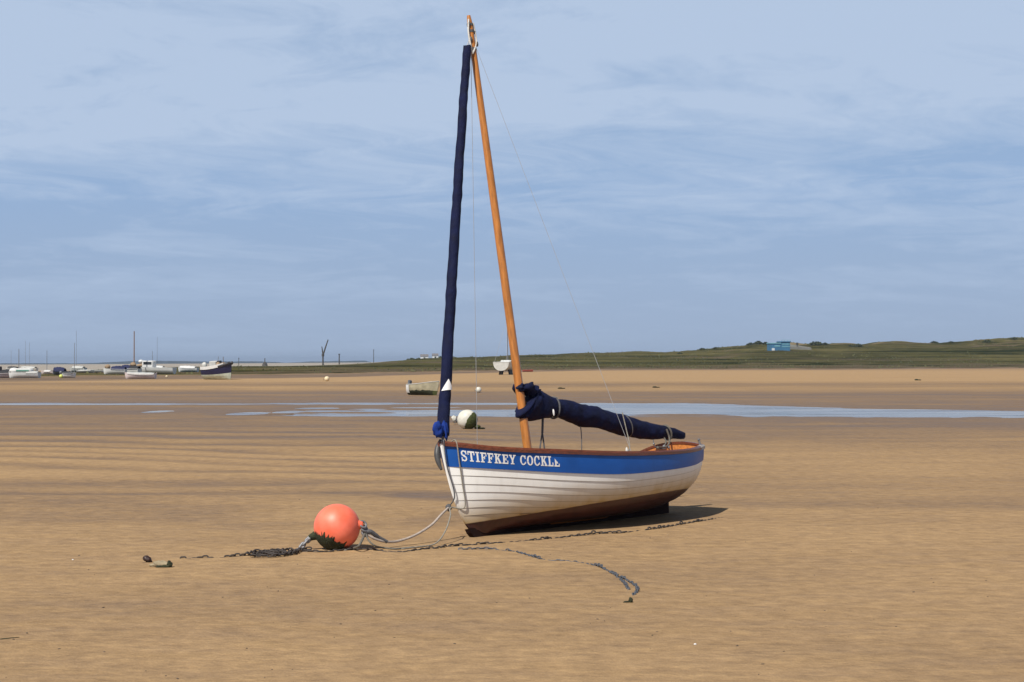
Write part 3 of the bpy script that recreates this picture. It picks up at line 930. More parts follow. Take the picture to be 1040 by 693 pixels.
# mainsheet and blocks near the stern
mb = MB()
sp1 = bp_(677, 436, .09)
mb.tube(spline([sp1, bp_(680, 446, .10), bp_(677.5, 453.5, .14), bp_(668, 454.5, .2)], 5), .011, 6)
mb.tube(spline([bp_(674, 444, .05), bp_(676.5, 449, .08), bp_(674, 454, .12)], 5), .009, 6)
mb.build("mainsheet", m_rope_k, boat)
for px_, py_, r_ in ((674.5, 454, .026), (668, 455, .022), (664, 451, .016), (679, 454.5, .022)):
    mb = MB(); mb.lump(bp_(px_, py_, .14), (r_, r_ * .7, r_ * .8), seed=px_, n=6)
    mb.build("mainsheet_block", m_grey, boat)
line("traveller_wire", spline([bp_(663.5, 447, .1), bp_(664.2, 452, .14), bp_(668, 455.5, .16), bp_(676, 455.8, .2)], 4), .006, m_rope_d)
mb = MB(); mb.tube([S(.985, 1, -.01, 1) + Vector((0, 0, .01)), S(.985, 1, -.01, 1) + Vector((-.01, 0, .075))], .012, 8)
mb.lump(S(.985, 1, -.01, 1) + Vector((-.01, 0, .08)), (.02, .014, .014), n=6)
mb.build("rowlock", m_grey, boat)

# ---- fender hung on the stem
fp = [bp_(447.8, 446.5, -.02), bp_(444.8, 454, -.05), bp_(444.0, 462, -.05), bp_(445.4, 470, -.04), bp_(448.4, 477.5, -.02)]
fs_ = spline(fp, 5)
mb = MB(); mb.tube(fs_, [(.010 + .019 * math.sin(math.pi * min(1, (i / (len(fs_) - 1)) * .95 + .05))) for i in range(len(fs_))], 12)
tag(mb.build("bow_fender", m_fender, boat, angle=0), "dark grey curved fender at the bow")


def at(px, py, Y):
    r = ray(px, py); k = Y / r.y
    return Vector((0, 0, EYE)) + r * k


# ================================================================== ORANGE BUOY, ROPES, CHAINS
bc = gnd(341, 559.0); BR = 0.204
bc = bc + Vector((0, .10, BR - .012))
buoy = empty("mooring_buoy", (bc.x, bc.y, bc.z - BR), label="round orange mooring buoy with dark weed underneath lying left of the dinghy", cat="buoy")
def loc(o, p): return Vector(p) - o.location
bcl = loc(buoy, bc)
m_or = mat("orange_buoy_vinyl", (0.90, 0.145, 0.068), 0.47, 0.08, 6, 0.0008, 25, col2=(0.93, 0.205, 0.125), spec=0.55)
m_weed = mat("dark_weed", (0.026, 0.030, 0.012), 0.9, 0.5, 25, 0.02, 60)
m_weed2 = mat("green_weed", (0.055, 0.065, 0.016), 0.9, 0.5, 25, 0.02, 60)
mb = MB()
rows = []
for i in range(33):
    th = math.pi * i / 32
    rows.append([bcl + Vector((math.sin(th) * math.cos(2 * math.pi * k / 48), math.sin(th) * math.sin(2 * math.pi * k / 48), math.cos(th))) * BR for k in range(48)])
mb.grid(rows, closed=True, flip=True)
mb.build("ball", m_or, buoy, angle=0)
# weed skin: jagged tongues rising up the underside, grown round a tilted pole
pole = Vector((-.42, -.45, -1)).normalized()
e1 = pole.cross(Vector((0, 0, 1))).normalized(); e2 = pole.cross(e1)
rows = []
NA = 150
for k in range(NA + 1):
    A = 2 * math.pi * k / NA
    lim = math.radians(41) + .16 * mnoise.noise(Vector((math.cos(A) * 2, math.sin(A) * 2, 1))) + .34 * abs(mnoise.noise(Vector((math.cos(A) * 9, math.sin(A) * 9, 4)))) + .20 * mnoise.noise(Vector((math.cos(A) * 22, math.sin(A) * 22, 7)))
    row = []
    for i in range(13):
        th = lim * i / 12
        d = pole * math.cos(th) + (e1 * math.cos(A) + e2 * math.sin(A)) * math.sin(th)
        rr_ = BR + (.0015 + .007 * (1 - i / 12) + .006 * abs(mnoise.noise(d * 14)) * (1 if i < 12 else 0))
        row.append(bcl + d * rr_)
    rows.append(row)
mb = MB(); mb.grid(rows)
mb.build("weed_growth", m_weed, buoy, angle=0)
dirR = (at(366.5, 533, bc.y - .02) - bc).normalized(); dirL = (at(318, 545, bc.y - .03) - bc).normalized()
mb = MB(); mb.tube([bcl + dirR * (BR - .03), bcl + dirR * (BR + .012), bcl + dirR * (BR + .03)], [.055, .034, .024], 12)
eye1 = mb.build("rope_eye", m_or, buoy)
mb = MB(); mb.tube([bcl + dirL * (BR - .03), bcl + dirL * (BR + .02), bcl + dirL * (BR + .055)], [.05, .034, .026], 12)
tag(mb.build("rope_eye", m_weed, buoy), "weed covered rope eye on the left of the buoy")
bpy.context.view_layer.update()

m_chain = mat("rusty_chain", (0.055, 0.045, 0.04), 0.75, 0.4, 30, 0.001, 120, metal=0.2)
m_chain2 = mat("grey_chain", (0.085, 0.093, 0.11), 0.6, 0.3, 30, metal=0.3)
def link_ring(c, u, v, L_=.060, W_=.038, r=.0068):
    mb = []
    w_ = W_ / 2 - r; l_ = L_ / 2 - W_ / 2
    path = []
    for k in range(6): A = -math.pi / 2 + math.pi * k / 5; path.append((l_ + w_ * math.cos(A), w_ * math.sin(A)))
    for k in range(6): A = math.pi / 2 + math.pi * k / 5; path.append((-l_ + w_ * math.cos(A), w_ * math.sin(A)))
    n = u.cross(v); rows = []
    for i, (a, b) in enumerate(path + path[:1]):
        p = c + u * a + v * b
        a0, b0 = path[(i - 1) % 12]; a1, b1 = path[(i + 1) % 12]
        tv = (u * (a1 - a0) + v * (b1 - b0)).normalized(); s_ = tv.cross(n)
        rows.append([p + (s_ * math.cos(2 * math.pi * k / 6) + n * math.sin(2 * math.pi * k / 6)) * r for k in range(6)])
    return rows
def chain(name, pts, m_, label, bury=0.5, seed=0, pitch=.046, on_sand=True, lift=0.0, scale=1.0):
    sp_ = spline(pts, 10)
    cum_ = [0]
    for i in range(len(sp_) - 1): cum_.append(cum_[-1] + (sp_[i + 1] - sp_[i]).length)
    o0 = sp_[len(sp_) // 2].copy()
    mb = MB(); dd = 0; k = 0
    rnd = random.Random(seed)
    while dd < cum_[-1]:
        i = max(j for j in range(len(cum_)) if cum_[j] <= dd); i = min(i, len(sp_) - 2)
        f = (dd - cum_[i]) / max(1e-6, cum_[i + 1] - cum_[i])
        p = sp_[i].lerp(sp_[i + 1], f); u = (sp_[i + 1] - sp_[i]).normalized()
        side = u.cross(Vector((0, 0, 1)));
        if side.length < 1e-3: side = Vector((1, 0, 0))
        side.normalize(); upv = side.cross(u)
        tilt = (0.5 if k % 2 else -0.9) + rnd.uniform(-.35, .35)
        v = side * math.cos(tilt) + upv * math.sin(tilt)
        if on_sand:
            nz_ = .7 * mnoise.noise(Vector((dd * 2.3, seed * 5.1, 0))) + .8 * mnoise.noise(Vector((dd * 8.1, seed * 3.3, 5)))
            p = p + Vector((0, 0, .011 + lift - bury * .030 * (nz_ * 1.3 + .45)))
        u2 = (u + side * rnd.uniform(-.15, .15)).normalized()
        v2 = (v - u2 * v.dot(u2)).normalized()
        mb.grid([[q - o0 for q in row] for row in link_ring(p, u2, v2, .060 * scale, .038 * scale, .0068 * scale)], closed=True)
        dd += pitch * scale; k += 1
    o = mb.build(name, m_, angle=0); o.location = o0
    return tag(o, label, "chain")
G_ = lambda L_, dz=0: [gnd(x, y_, dz) for x, y_ in L_]
chain("mooring_chain", G_([(186, 567.3), (205, 566.6), (225, 566.2), (247, 564.8), (262, 563.2), (285, 561.5), (305, 560.5), (330, 560.8), (352, 559.2), (372, 558.4), (390, 560.0), (410, 560.6), (428, 558.4), (445, 557.0), (458, 554.5)]), m_chain, "long dark rusty mooring chain lying on the sand past the orange buoy", .60, 1)
chain("mooring_chain", G_([(459, 555.2), (475, 554), (492, 552.8), (515, 551.0), (540, 549.0), (565, 546.8), (590, 544.2), (612, 542.2), (630, 541.6), (650, 539.2), (668, 537.0), (690, 533.2), (712, 529.5), (733, 525.5)]), m_chain, "dark chain half buried in the sand along the dinghy's shadow", .70, 4)
chain("chain_tail", G_([(468, 558.4), (478, 558.3), (492, 557.8), (508, 558.8), (522, 560.5), (536, 564.2), (546, 567.2), (558, 569.3), (575, 569.8), (590, 571.5), (604, 574.5), (614, 578.5), (625, 584.5), (633, 591.5), (639, 599.5)]), m_chain2, "bluish grey chain curving down to the right in front of the dinghy", .80, 9, scale=.85)
chain("chain_coil", G_([(643.5, 604.5), (647.5, 600), (645, 595), (638, 590.5), (630, 586)]), m_chain2, "short doubled back end of the bluish chain lying beside the curved chain", .45, 12, scale=.85)
chain("chain_heap", G_([(252, 564.5), (262, 562.0), (278, 563.5), (292, 560.5), (300, 562.5), (284, 566), (266, 564.8), (256, 566.4), (276, 566.8), (290, 564.0), (280, 561.0), (262, 565.0), (272, 563), (296, 564.2), (305, 560.5), (318, 559.6)]), m_chain, "dark heap of rusty chain on the sand left of the orange buoy", .05, 15, lift=.012)
s_end = gnd(640.5, 612)
mb = MB(); mb.lump((0, 0, .012), (.016, .015, .022), 3, .5); mb.lump((-.03, .0, .003), (.022, .015, .007), 5, .5)
o = mb.build("weed_clump", m_weed, angle=0); o.location = s_end
tag(o, "small dark clump of weed on the sand below the bluish chain loop", "seaweed")
# shackle links from the buoy's left eye down to the chain
Lp = [bc + dirL * (BR + .04), at(312.5, 549, bc.y - .05), at(308, 553.5, bc.y - .07), at(304.5, 558, bc.y - .09), gnd(302, 560)]
mb = MB()
sp_ = spline(Lp, 4)
for k in range(0, len(sp_) - 1, 3):
    u = (sp_[min(k + 2, len(sp_) - 1)] - sp_[k]).normalized(); sd = u.cross(Vector((0, 1, 0))).normalized(); v = sd if (k // 3) % 2 else u.cross(sd)
    mb.grid([[q - sp_[0] for q in row] for row in link_ring(sp_[k], u, v, .085, .05, .011)], closed=True)
mb.tube([sp_[0] - sp_[0], sp_[4] - sp_[0]], [.026, .016], 8)
o = mb.build("shackle_chain", m_grey, angle=0); o.location = sp_[0]
tag(o, "short grey shackle and links hanging from the orange buoy's left eye", "shackle")
# shackle and ropes on the right eye
e0 = bc + dirR * (BR + .03)
knot = at(371, 541, bc.y)
mb = MB()
for c_, R0 in ((e0, .032), (e0.lerp(knot, .5), .03), (knot, .034)):
    mb.torus(c_ - e0, R0, .010, Matrix.Rotation(random.uniform(.6, 1.4), 3, 'X') @ Matrix.Rotation(.6, 3, 'Y'))
mb.lump(knot - e0, (.03, .025, .028), 3, .5, n=8)
o = mb.build("shackle", m_grey, angle=0); o.location = e0
tag(o, "grey shackle joining the ropes to the orange buoy's right eye", "shackle")
def rope(name, pts, r, m_, label, n=10, k=8):
    sp_ = spline(pts, k); o0 = sp_[0].copy()
    mb = MB(); mb.tube([p - o0 for p in sp_], r, n)
    o = mb.build(name, m_, angle=0); o.location = o0
    return tag(o, label, "rope")
m_rope_p = mat("pale_pink_rope", (0.40, 0.335, 0.285), 0.85, 0.2, 60, 0.001, 200)
# the thick pale rope from the buoy up to the stem
stem_at = MR @ S(0, .42, 0, 1)
kn = at(455.8, 515.5, stem_at.y - .03)
main = [knot, at(380, 547, 14.75), at(392, 550.4, 14.82), at(405, 549.6, 14.95), at(422, 543.5, 15.10), at(438, 533.5, 15.3), at(448, 523, 15.45), kn]
o = rope("mooring_rope", main, .0115, m_rope_p, "thick pale pink mooring rope sagging from the orange buoy to the dinghy's stem")
mb = MB(); spl = spline([knot, at(376, 540, 14.74), at(384, 545.5, 14.78), at(393, 550.5, 14.82)], 6)
mb.tube([p - main[0] for p in spl], [.020] * 12 + [.016] * (len(spl) - 12), 8)
mb.build("spliced_eye", m_rope_d, o)
mb = MB(); mb.lump(kn - main[0], (.028, .025, .03), 2, .5, n=8); mb.build("knot", m_rope_d, o)
rope("bridle_rope", [kn, MR @ (S(0, .62, 0, 1) + Vector((-.03, -.02, 0))), MR @ (S(0, .85, 0, 1) + Vector((-.03, -.02, 0))), MR @ (S(0, 1.0, 0, 1) + Vector((-.02, -.03, .03)))], .006, m_rope_d, "dark rope running up the stem to the bow fitting")
r1 = [MR @ (S(.022, 1, .0, 1) + Vector((0, .05, .03))), MR @ (S(.024, 1, .018, 1) + Vector((0, -.005, .03))), MR @ (S(.024, .88, .03, 1)), MR @ S(.022, .72, .022, 1), MR @ S(.012, .50, .022, 1), kn + Vector((.02, -.02, 0)), at(457.4, 524, 15.42), at(453, 538, 15.2), at(446, 549, 15.05), gnd(438, 554.6, .008), gnd(425, 556.4, .008), gnd(408, 558.2, .006)]
rope("painter_rope", r1, .0065, m_rope, "thin white rope hanging over the bow rail and down to the sand")
rope("slack_rope", [knot, at(374.5, 549, 14.62), at(381, 554.5, 14.6), gnd(390, 557.6, .01), gnd(402, 558.4, .008), gnd(420, 556.6, .006)], .008, m_rope_k, "slack grey rope dropping from the orange buoy's shackle to the sand")
rope("strop_rope", [knot, at(367.5, 549, 14.58), at(364, 555, 14.52), gnd(358, 558.6, .012), gnd(350, 559.4, .0)], .011, m_rope_k, "short rope strop curving beneath the right side of the orange buoy")

# debris on the sand in front
m_wood = mat("wet_driftwood", (0.10, 0.066, 0.040), 0.8, 0.4, 14, 0.004, 40, stretch=(1, 6, 6))
m_wood2 = mat("pale_driftwood", (0.33, 0.27, 0.17), 0.85, 0.3, 14, 0.004, 40)
p = gnd(149, 571.5)
mb = MB(); mb.lump((0, .02, .026), (.038, .026, .022), 11, .4, rot=Matrix.Rotation(.45, 3, 'Y')); mb.lump((-.02, .0, -.02), (.04, .03, .02), 12, .4)
o = mb.build("mussel_clump", mat("dark_red_shell", (0.035, 0.016, 0.012), 0.5, 0.4, 20), angle=0); o.location = p
tag(o, "dark reddish lump lying at the left end of the driftwood", "shell")
p = gnd(165, 576)
mb = MB(); mb.lump((0, 0, .022), (.070, .034, .028), 14, .45, 2.2, rot=Matrix.Rotation(.12, 3, 'Y')); mb.lump((-.07, .02, .012), (.04, .022, .014), 15, .4)
o = mb.build("driftwood", m_wood2, angle=0); o.location = p
mb = MB(); mb.lump((.058, -.012, .022), (.022, .030, .028), 17, .45); mb.lump((.015, -.026, .006), (.060, .016, .014), 18, .5)
mb.build("weed_fringe", m_weed, o, angle=0)
tag(o, "pale chunk of driftwood fringed with dark weed on the sand far left", "driftwood")
p = gnd(10, 650, -.0035)
mb = MB(); mb.tube([(-.10, .0, .004), (-.05, .02, .004), (-.01, .06, .003), (.03, .09, .004)], [.002, .005, .005, .002], 7)
o = mb.build("seaweed_strand", m_weed, angle=0); o.location = p
tag(o, "thin dark strand of seaweed at the left edge of the foreground sand", "seaweed")
for (px_, py_, lab) in ((706, 655, "small white shell on the foreground sand below the dinghy"), (74, 569, "tiny white shell on the sand left of the driftwood")):
    mb = MB(); mb.lump((0, 0, .003), (.009, .007, .005), 3, .2, n=7)
    o = mb.build("sea_shell", m_patch, angle=0); o.location = gnd(px_, py_); tag(o, lab, "shell")
rnd = random.Random(5)
mb = MB()
for k in range(150):
    px_ = rnd.uniform(-60, 1100); py_ = 470 + 223 * rnd.random() ** 0.8
    g = gnd(px_, py_); r_ = rnd.choice([.0025, .003, .004, .005, .0065])
    mb.lump(g + Vector((0, 0, r_ * .2)), (r_ * rnd.uniform(1, 2.2), r_, r_ * .7), k, .4, n=4, rot=Matrix.Rotation(rnd.random() * 3, 3, 'Z'))
tag(mb.build("shell_grit", mat("dark_grit", (0.10, 0.072, 0.05), 0.8, 0.5, 9), angle=0), kind="stuff")
# worm casts / little dark mounds farther out on the flat (right)
for (px_, py_, lab) in ((931, 386.5, "dark weed scrap on the far sand bank at right"), (569, 395, "dark weed scrap on the far sand bank behind the boom"), (665, 392.8, "dark weed scrap on the far sand bank right of the boom end")):
    g = gnd(px_, py_); s_ = g.y / 1000
    mb = MB(); mb.lump((0, 0, .3 * s_), (1.3 * s_, .8 * s_, .55 * s_), px_, .5); mb.lump((1.8 * s_, .3 * s_, .2 * s_), (1.0 * s_, .6 * s_, .35 * s_), px_ + 3, .5)
    o = mb.build("weed_scrap", m_weed, angle=0); o.location = g; tag(o, lab, "seaweed")

# ================================================================== BUOYS BEHIND
m_wbuoy = mat("white_buoy_plastic", (0.62, 0.60, 0.52), 0.5, 0.12, 8)
m_ybuoy = mat("yellow_buoy_plastic", (0.62, 0.66, 0.16), 0.5, 0.12, 8)
m_cream = mat("cream_buoy_plastic", (0.70, 0.58, 0.38), 0.5, 0.12, 8)
def ball(name, px_, py_, rad_px, m_, label, weed=False, eye=None):
    g = gnd(px_, py_); r_ = rad_px * g.y / FOC
    o = empty(name, g, label=label, cat="buoy")
    mb = MB(); mb.lump((0, 0, r_ * .93), r_, 1, .03, n=14); mb.build("ball", m_, o, angle=0)
    mb = MB()
    mb.tube([(-r_ * .95, -r_ * .1, r_ * .8), (-r_ * 1.12, -r_ * .1, r_ * .75)], [r_ * .16, r_ * .12], 8)
    mb.torus((-r_ * 1.2, -r_ * .1, r_ * .72), r_ * .12, r_ * .04, Matrix.Rotation(1.2, 3, 'X'), 10, 5)
    mb.build("rope_eye", m_dark, o, angle=0)
    return o, r_, g
o, r_, g = ball("white_buoy", 474.5, 435.8, 10.2, m_wbuoy, "large round white buoy with green weedy right side just behind the bow")
pole = Vector((.86, -.28, -.42)).normalized(); e1 = pole.cross(Vector((0, 0, 1))).normalized(); e2 = pole.cross(e1)
rows = []
for k in range(61):
    A = 2 * math.pi * k / 60; lim = math.radians(72) + .10 * mnoise.noise(Vector((math.cos(A) * 4, math.sin(A) * 4, 0)))
    rows.append([Vector((0, 0, r_ * .93)) + (pole * math.cos(lim * i / 9) + (e1 * math.cos(A) + e2 * math.sin(A)) * math.sin(lim * i / 9)) * (r_ * (1.03 + .05 * (i < 9) * abs(mnoise.noise(Vector((i, k * .3, 0)))))) for i in range(10)])
mb = MB(); mb.grid(rows); mb.lump((r_ * 1.0, -r_ * .2, r_ * .22), (r_ * .35, r_ * .3, r_ * .2), 3, .4)
mb.build("weed_growth", m_weed2, o, angle=0)
mb = MB(); mb.lump((0, 0, .0), (r_ * .55, r_ * .2, r_ * .10), 3, .5)
w_ = mb.build("weed_clump", m_weed, angle=0); w_.location = g + Vector((r_ * 1.25, -.05, .02))
tag(w_, "dark trailing weed on the sand at the right foot of the large white buoy", "seaweed")
g = gnd(461.3, 431.2)
o = empty("pickup_float", g, label="small white float lying left of the large white buoy behind the blue jib sleeve", cat="float")
mb = MB(); mb.tube([(-.05, 0, .14), (-.03, 0, .15), (.03, 0, .13), (.06, 0, .12)], [.07, .105, .09, .04], 14); mb.build("float_body", m_wbuoy, o)
mb = MB(); mb.tube([(.05, 0, .12), (.11, 0, .07), (.17, 0, .04)], .035, 8); mb.build("rope_tail", m_weed, o)
ball("white_buoy", 486, 398.9, 3.0, m_wbuoy, "small plain white buoy on the sand beyond the water, right of the grey dinghy")
ball("cream_buoy", 332, 387.3, 2.6, m_cream, "small cream buoy alone on the sand left of the grey dinghy")
ball("yellow_buoy", 62, 382.4, 2.0, m_ybuoy, "small yellow green buoy among the moored boats at far left")
ball("cream_buoy", 169.3, 383.6, 1.2, m_cream, "tiny cream buoy standing between white launch and navy boat")

# ================================================================== BOATS FARTHER AWAY
m_w = mat("white_boat_paint", (0.64, 0.64, 0.62), 0.45, 0.06, 3)
m_w2 = mat("off_white_boat_paint", (0.50, 0.50, 0.47), 0.5, 0.1, 3)
m_pinkw = mat("pinkish_white_paint", (0.66, 0.56, 0.54), 0.5, 0.08, 3)
m_nv = mat("navy_boat_paint", (0.012, 0.014, 0.055), 0.4, 0.15, 3)
m_cvn = mat("navy_boat_cover", (0.014, 0.018, 0.065), 0.85, 0.2, 6, 0.02, 8)
m_cvk = mat("dark_boat_cover", (0.025, 0.026, 0.03), 0.85, 0.2, 6, 0.02, 8)
m_cvt = mat("tan_canvas", (0.30, 0.21, 0.13), 0.85, 0.2, 6, 0.02, 8)
m_bot = mat("greenish_white_bottom", (0.50, 0.55, 0.46), 0.6, 0.2, 4)
m_botd = mat("dark_antifouling", (0.03, 0.025, 0.022), 0.7, 0.3, 4)
m_tan = mat("grey_tan_boat_paint", (0.34, 0.30, 0.20), 0.55, 0.2, 4, 0.002, 20)
m_glass = mat("cabin_glass", (0.03, 0.035, 0.04), 0.12, 0.2, 2)
m_alu = mat("grey_mast", (0.20, 0.205, 0.22), 0.5, 0.1, 4, metal=0.3)
m_wmast = mat("wooden_mast", (0.22, 0.13, 0.08), 0.6, 0.2, 4)
m_red = mat("red_plastic", (0.46, 0.10, 0.085), 0.5, 0.1, 4)
m_gr = mat("green_trim", (0.10, 0.24, 0.19), 0.5, 0.1, 4)
m_engine = mat("grey_engine_cowl", (0.12, 0.125, 0.135), 0.4, 0.15, 8)


class Hull:
    def __init__(s, L_, B, D, tr=.8, rake=.25, sheer=.22, flat=.5):
        s.L, s.B, s.D, s.tr, s.rake, s.sh, s.flat = L_, B, D, tr, rake, sheer, flat
    def p(s, u, t, side=1, off=0):
        f = float(np.interp(u, [0, .06, .16, .35, .6, .85, 1], [.03, .28, .58, .90, 1.0, .5 + .5 * (.5 + .5 * s.tr), s.tr]))
        b = s.B / 2 * f
        zs = s.D * (1 + s.sh * (1 - u) ** 2 + .04 * u * u)
        P = [(0.02, 0.0), (b * (s.flat + .15 * u), .06 * s.D * (1 - .5 * u)), (b * (.86 + .1 * u), .38 * s.D), (b, zs)]
        c = [(1 - t) ** 3, 3 * t * (1 - t) ** 2, 3 * t * t * (1 - t), t ** 3]
        y_ = sum(ci * q[0] for ci, q in zip(c, P)); z = sum(ci * q[1] for ci, q in zip(c, P))
        x = s.L * (.5 - u) - s.rake * s.D * (1 - t) ** 1.3 * (1 - u) ** 4
        return Vector((x, side * (y_ + off), z))


def bgboat(name, px, py, head, L_, B, D, top_m, bot_m, label, heel=0, sheer=.22, tboot=.45, deck_m=None, rail_m=None, group=None, cat="boat", tr=.8, sink=.02, band=None):
    """hull, rail and deck of a grounded boat; bow along local +x"""
    g = gnd(px, py)
    o = empty(name, g + Vector((0, 0, -sink)), (math.radians(heel), 0, math.radians(head)), label, cat, group)
    h = Hull(L_, B, D, tr, sheer=sheer)
    mb = MB(); us_ = np.linspace(0, 1, 22); ts = sorted(set([0, .12, .25, .35, tboot, .55, .65, .75, .85, 1.0] + ([band] if band else [])))
    for side in (1, -1):
        for i in range(len(ts) - 1):
            mb.grid([[h.p(u, tt, side) for u in us_] for tt in (ts[i], ts[i + 1])], mi=(1 if ts[i] < tboot - 1e-6 else 0) if not (band and ts[i] >= band - 1e-6) else 2, flip=side < 0)
    mb.grid([[h.p(1, tt, 1), h.p(1, tt, -1)] for tt in ts], mi=0)
    ms = [top_m, bot_m] + ([rail_m] if band else [])
    mb.build("hull", ms, o, angle=50)
    mb = MB()
    for side in (1, -1): mb.tube([h.p(u, 1, side) for u in us_], .03 * max(.6, D), 6)
    mb.tube([h.p(1, 1, 1), h.p(1, 1, -1)], .03 * max(.6, D), 6)
    mb.build("rail", rail_m or top_m, o)
    mb = MB(); mb.grid([[h.p(u, .80, -1, -.02), (h.p(u, .80, -1, -.02) + h.p(u, .80, 1, -.02)) / 2 + Vector((0, 0, .02)), h.p(u, .80, 1, -.02)] for u in us_])
    mb.build("deck", deck_m or m_w2, o)
    return o, h


def cover_on(o, h, m_, u0=.1, u1=.95, hh=.35, name="cover", hb=.6):
    rings = []
    for k in range(13):
        f = k / 12; u = u0 + (u1 - u0) * f
        pr, pl = h.p(u, 1, -1, .03), h.p(u, 1, 1, .03)
        hgt = hh * math.sin(math.pi * (f * hb + (1 - hb) / 2)) ** .7 + .02 * math.sin(k * 2.1)
        row = []
        for j in range(11):
            v = j / 10
            p = pr.lerp(pl, v); p.z += hgt * math.sin(math.pi * v) ** .75 - (.06 if j in (0, 10) else 0)
            row.append(p)
        rings.append(row)
    mb = MB(); mb.grid(rings)
    return mb.build(name, m_, o, angle=0)


def mast_on(o, x, z0, hgt, m_, r=.038, rake=0.0, stays=None):
    mb = MB(); mb.tube([(x, 0, z0), (x - rake * hgt, 0, z0 + hgt)], [r, r * .7], 8)
    m_o = mb.build("mast", m_, o)
    if stays:
        mb = MB()
        for s_ in stays: mb.tube([s_, (x - rake * hgt, 0, z0 + hgt * .96)], .012, 5)
        mb.build("stay", m_wire, m_o)
    return m_o


def outboard(o, x, z, m_, s=1.0, y=0):
    mb = MB(); mb.lump((x - .18 * s, y, z + .22 * s), (.20 * s, .15 * s, .22 * s), 3, .1, n=8)
    e = mb.build("outboard_engine", m_, o)
    mb = MB(); mb.box((x - .18 * s, y, z - .25 * s), (.12 * s, .08 * s, .6 * s), bev=.02); mb.build("engine_leg", m_dark, e)


# --- navy work boat at left
o, h = bgboat("work_boat", 222.5, 385.6, -33, 2.95, 1.65, .92, m_nv, m_bot, "navy and white open work boat grounded at the marsh edge with bow to the right", heel=4, sheer=.55, tboot=.68, deck_m=m_w2, rail_m=m_dark)
mb = MB(); mb.grid([[h.p(u, .98, s_, .035) + Vector((0, 0, dz)) for u in np.linspace(.16, 1, 14)] for s_, dz in ((-1, -.02), (-1, .24))])
mb.grid([[h.p(u, .98, s_, .035) + Vector((0, 0, dz)) for u in np.linspace(.16, 1, 14)] for s_, dz in ((1, -.02), (1, .24))])
mb.build("white_washboard", m_w, o, angle=0)
mb = MB(); mb.box((-.35, 0, 1.22), (.75, .8, .75), bev=.05); c_ = mb.build("console", m_w2, o)
mb = MB(); mb.box((.14, 0, 1.50), (.04, .55, .24), Matrix.Rotation(-.3, 3, 'Y'), bev=.01); mb.build("windscreen", m_glass, c_)
mb = MB(); mb.lump((.55, .1, 1.25), (.30, .35, .22), 4, .3); mb.lump((.2, -.2, 1.2), (.25, .25, .3), 6, .3); mb.build("fishing_gear", m_cvt, o, angle=0)
mb = MB(); mb.tube([h.p(.02, 1, 1) + Vector((.05, .0, .05)), h.p(.10, 1, 1) + Vector((0, .05, .02)), h.p(.3, 1, 1) + Vector((0, .05, 0))], [.12, .11, .06], 8)
mb.tube([h.p(.02, 1, -1) + Vector((.05, .0, .05)), h.p(.10, 1, -1) + Vector((0, -.05, .02)), h.p(.3, 1, -1) + Vector((0, -.05, 0))], [.12, .11, .06], 8)
mb.build("bow_fendering", m_dark, o, angle=0)
outboard(o, -1.38, .95, m_w2, 1.25)
for (x_, y_) in ((-.3, .3), (.3, .25), (.75, -.2)):
    mb = MB(); mb.tube([(x_, y_, 1.0), (x_ + .05, y_, 1.95)], .02, 5); mb.build("fishing_rod", m_alu, o)

# --- grey dinghy with weedy bottom
o, h = bgboat("grey_dinghy", 430.3, 401.4, -36, 1.82, .95, .50, m_tan, m_weed2, "weedy grey tan dinghy aground beyond the water, behind the blue jib sleeve", heel=-9, sheer=.5, tboot=.60, deck_m=m_cvk, rail_m=m_w2, sink=.03)
mb = MB(); mb.grid([[h.p(u, tt, -1, .012) for u in np.linspace(.12, .98, 30)] for tt in (.18, .3, .42, .52)])
mb.grid([[h.p(u, .52 + f * (.10 + .10 * mnoise.noise(Vector((u * 9, 0, 3))) + .05 * mnoise.noise(Vector((u * 31, 0, 3)))), -1, .012) for u in np.linspace(.12, .98, 30)] for f in (0, .5, 1)]); mb.build("weed_growth", m_weed, o, angle=0)
mb = MB(); mb.grid([[h.p(u, tt, -1, .016) for u in np.linspace(.88, 1, 4)] for tt in (.42, .55, .7, .85, .97)]); mb.build("white_quarter", m_w, o, angle=0)
mb = MB(); mb.grid([[h.p(1, tt, s_) + Vector((-.012, 0, 0)) for s_ in (1, -1)] for tt in (.3, .6, .97)]); mb.build("white_transom", m_w, o)
mb = MB(); mb.box((-.92, -.10, .66), (.14, .22, .24), bev=.03); mb.box((-.95, -.1, .48), (.06, .1, .3), bev=.02); mb.build("engine_bracket", m_engine, o)
for u in (.35, .68):
    a_, b_ = h.p(u, .88, 1, -.02), h.p(u, .88, -1, -.02); mb = MB(); mb.box((a_ + b_) / 2, (.16, (a_ - b_).length, .03)); mb.build("thwart", m_tan, o)

# --- white twin keel yacht seen from its stern, with a red tender
o, h = bgboat("white_yacht", 514.5, 380.6, 74, 4.6, 2.1, .95, m_w2, m_w2, "small white twin keel yacht seen from astern behind the orange mast", tboot=.3, deck_m=m_w, tr=.9, sink=-.45)
for s_ in (1, -1):
    mb = MB(); mb.box((-.3, s_ * .55, -.18), (1.3, .16, .62), Matrix.Rotation(s_ * .2, 3, 'X'), bev=.04); mb.build("bilge_keel", m_botd, o)
mb = MB(); mb.box((-2.1, 0, .02), (.35, .07, .9), bev=.02); mb.build("rudder", m_botd, o)
mb = MB(); mb.box((.4, 0, 1.05), (1.9, 1.2, .35), bev=.1); c_ = mb.build("cabin", m_w, o)
for q_ in [((.4, .605, 1.07), (1.2, .02, .14)), ((.4, -.605, 1.07), (1.2, .02, .14))]:
    mb = MB(); mb.box(*q_); mb.build("window", m_glass, c_)
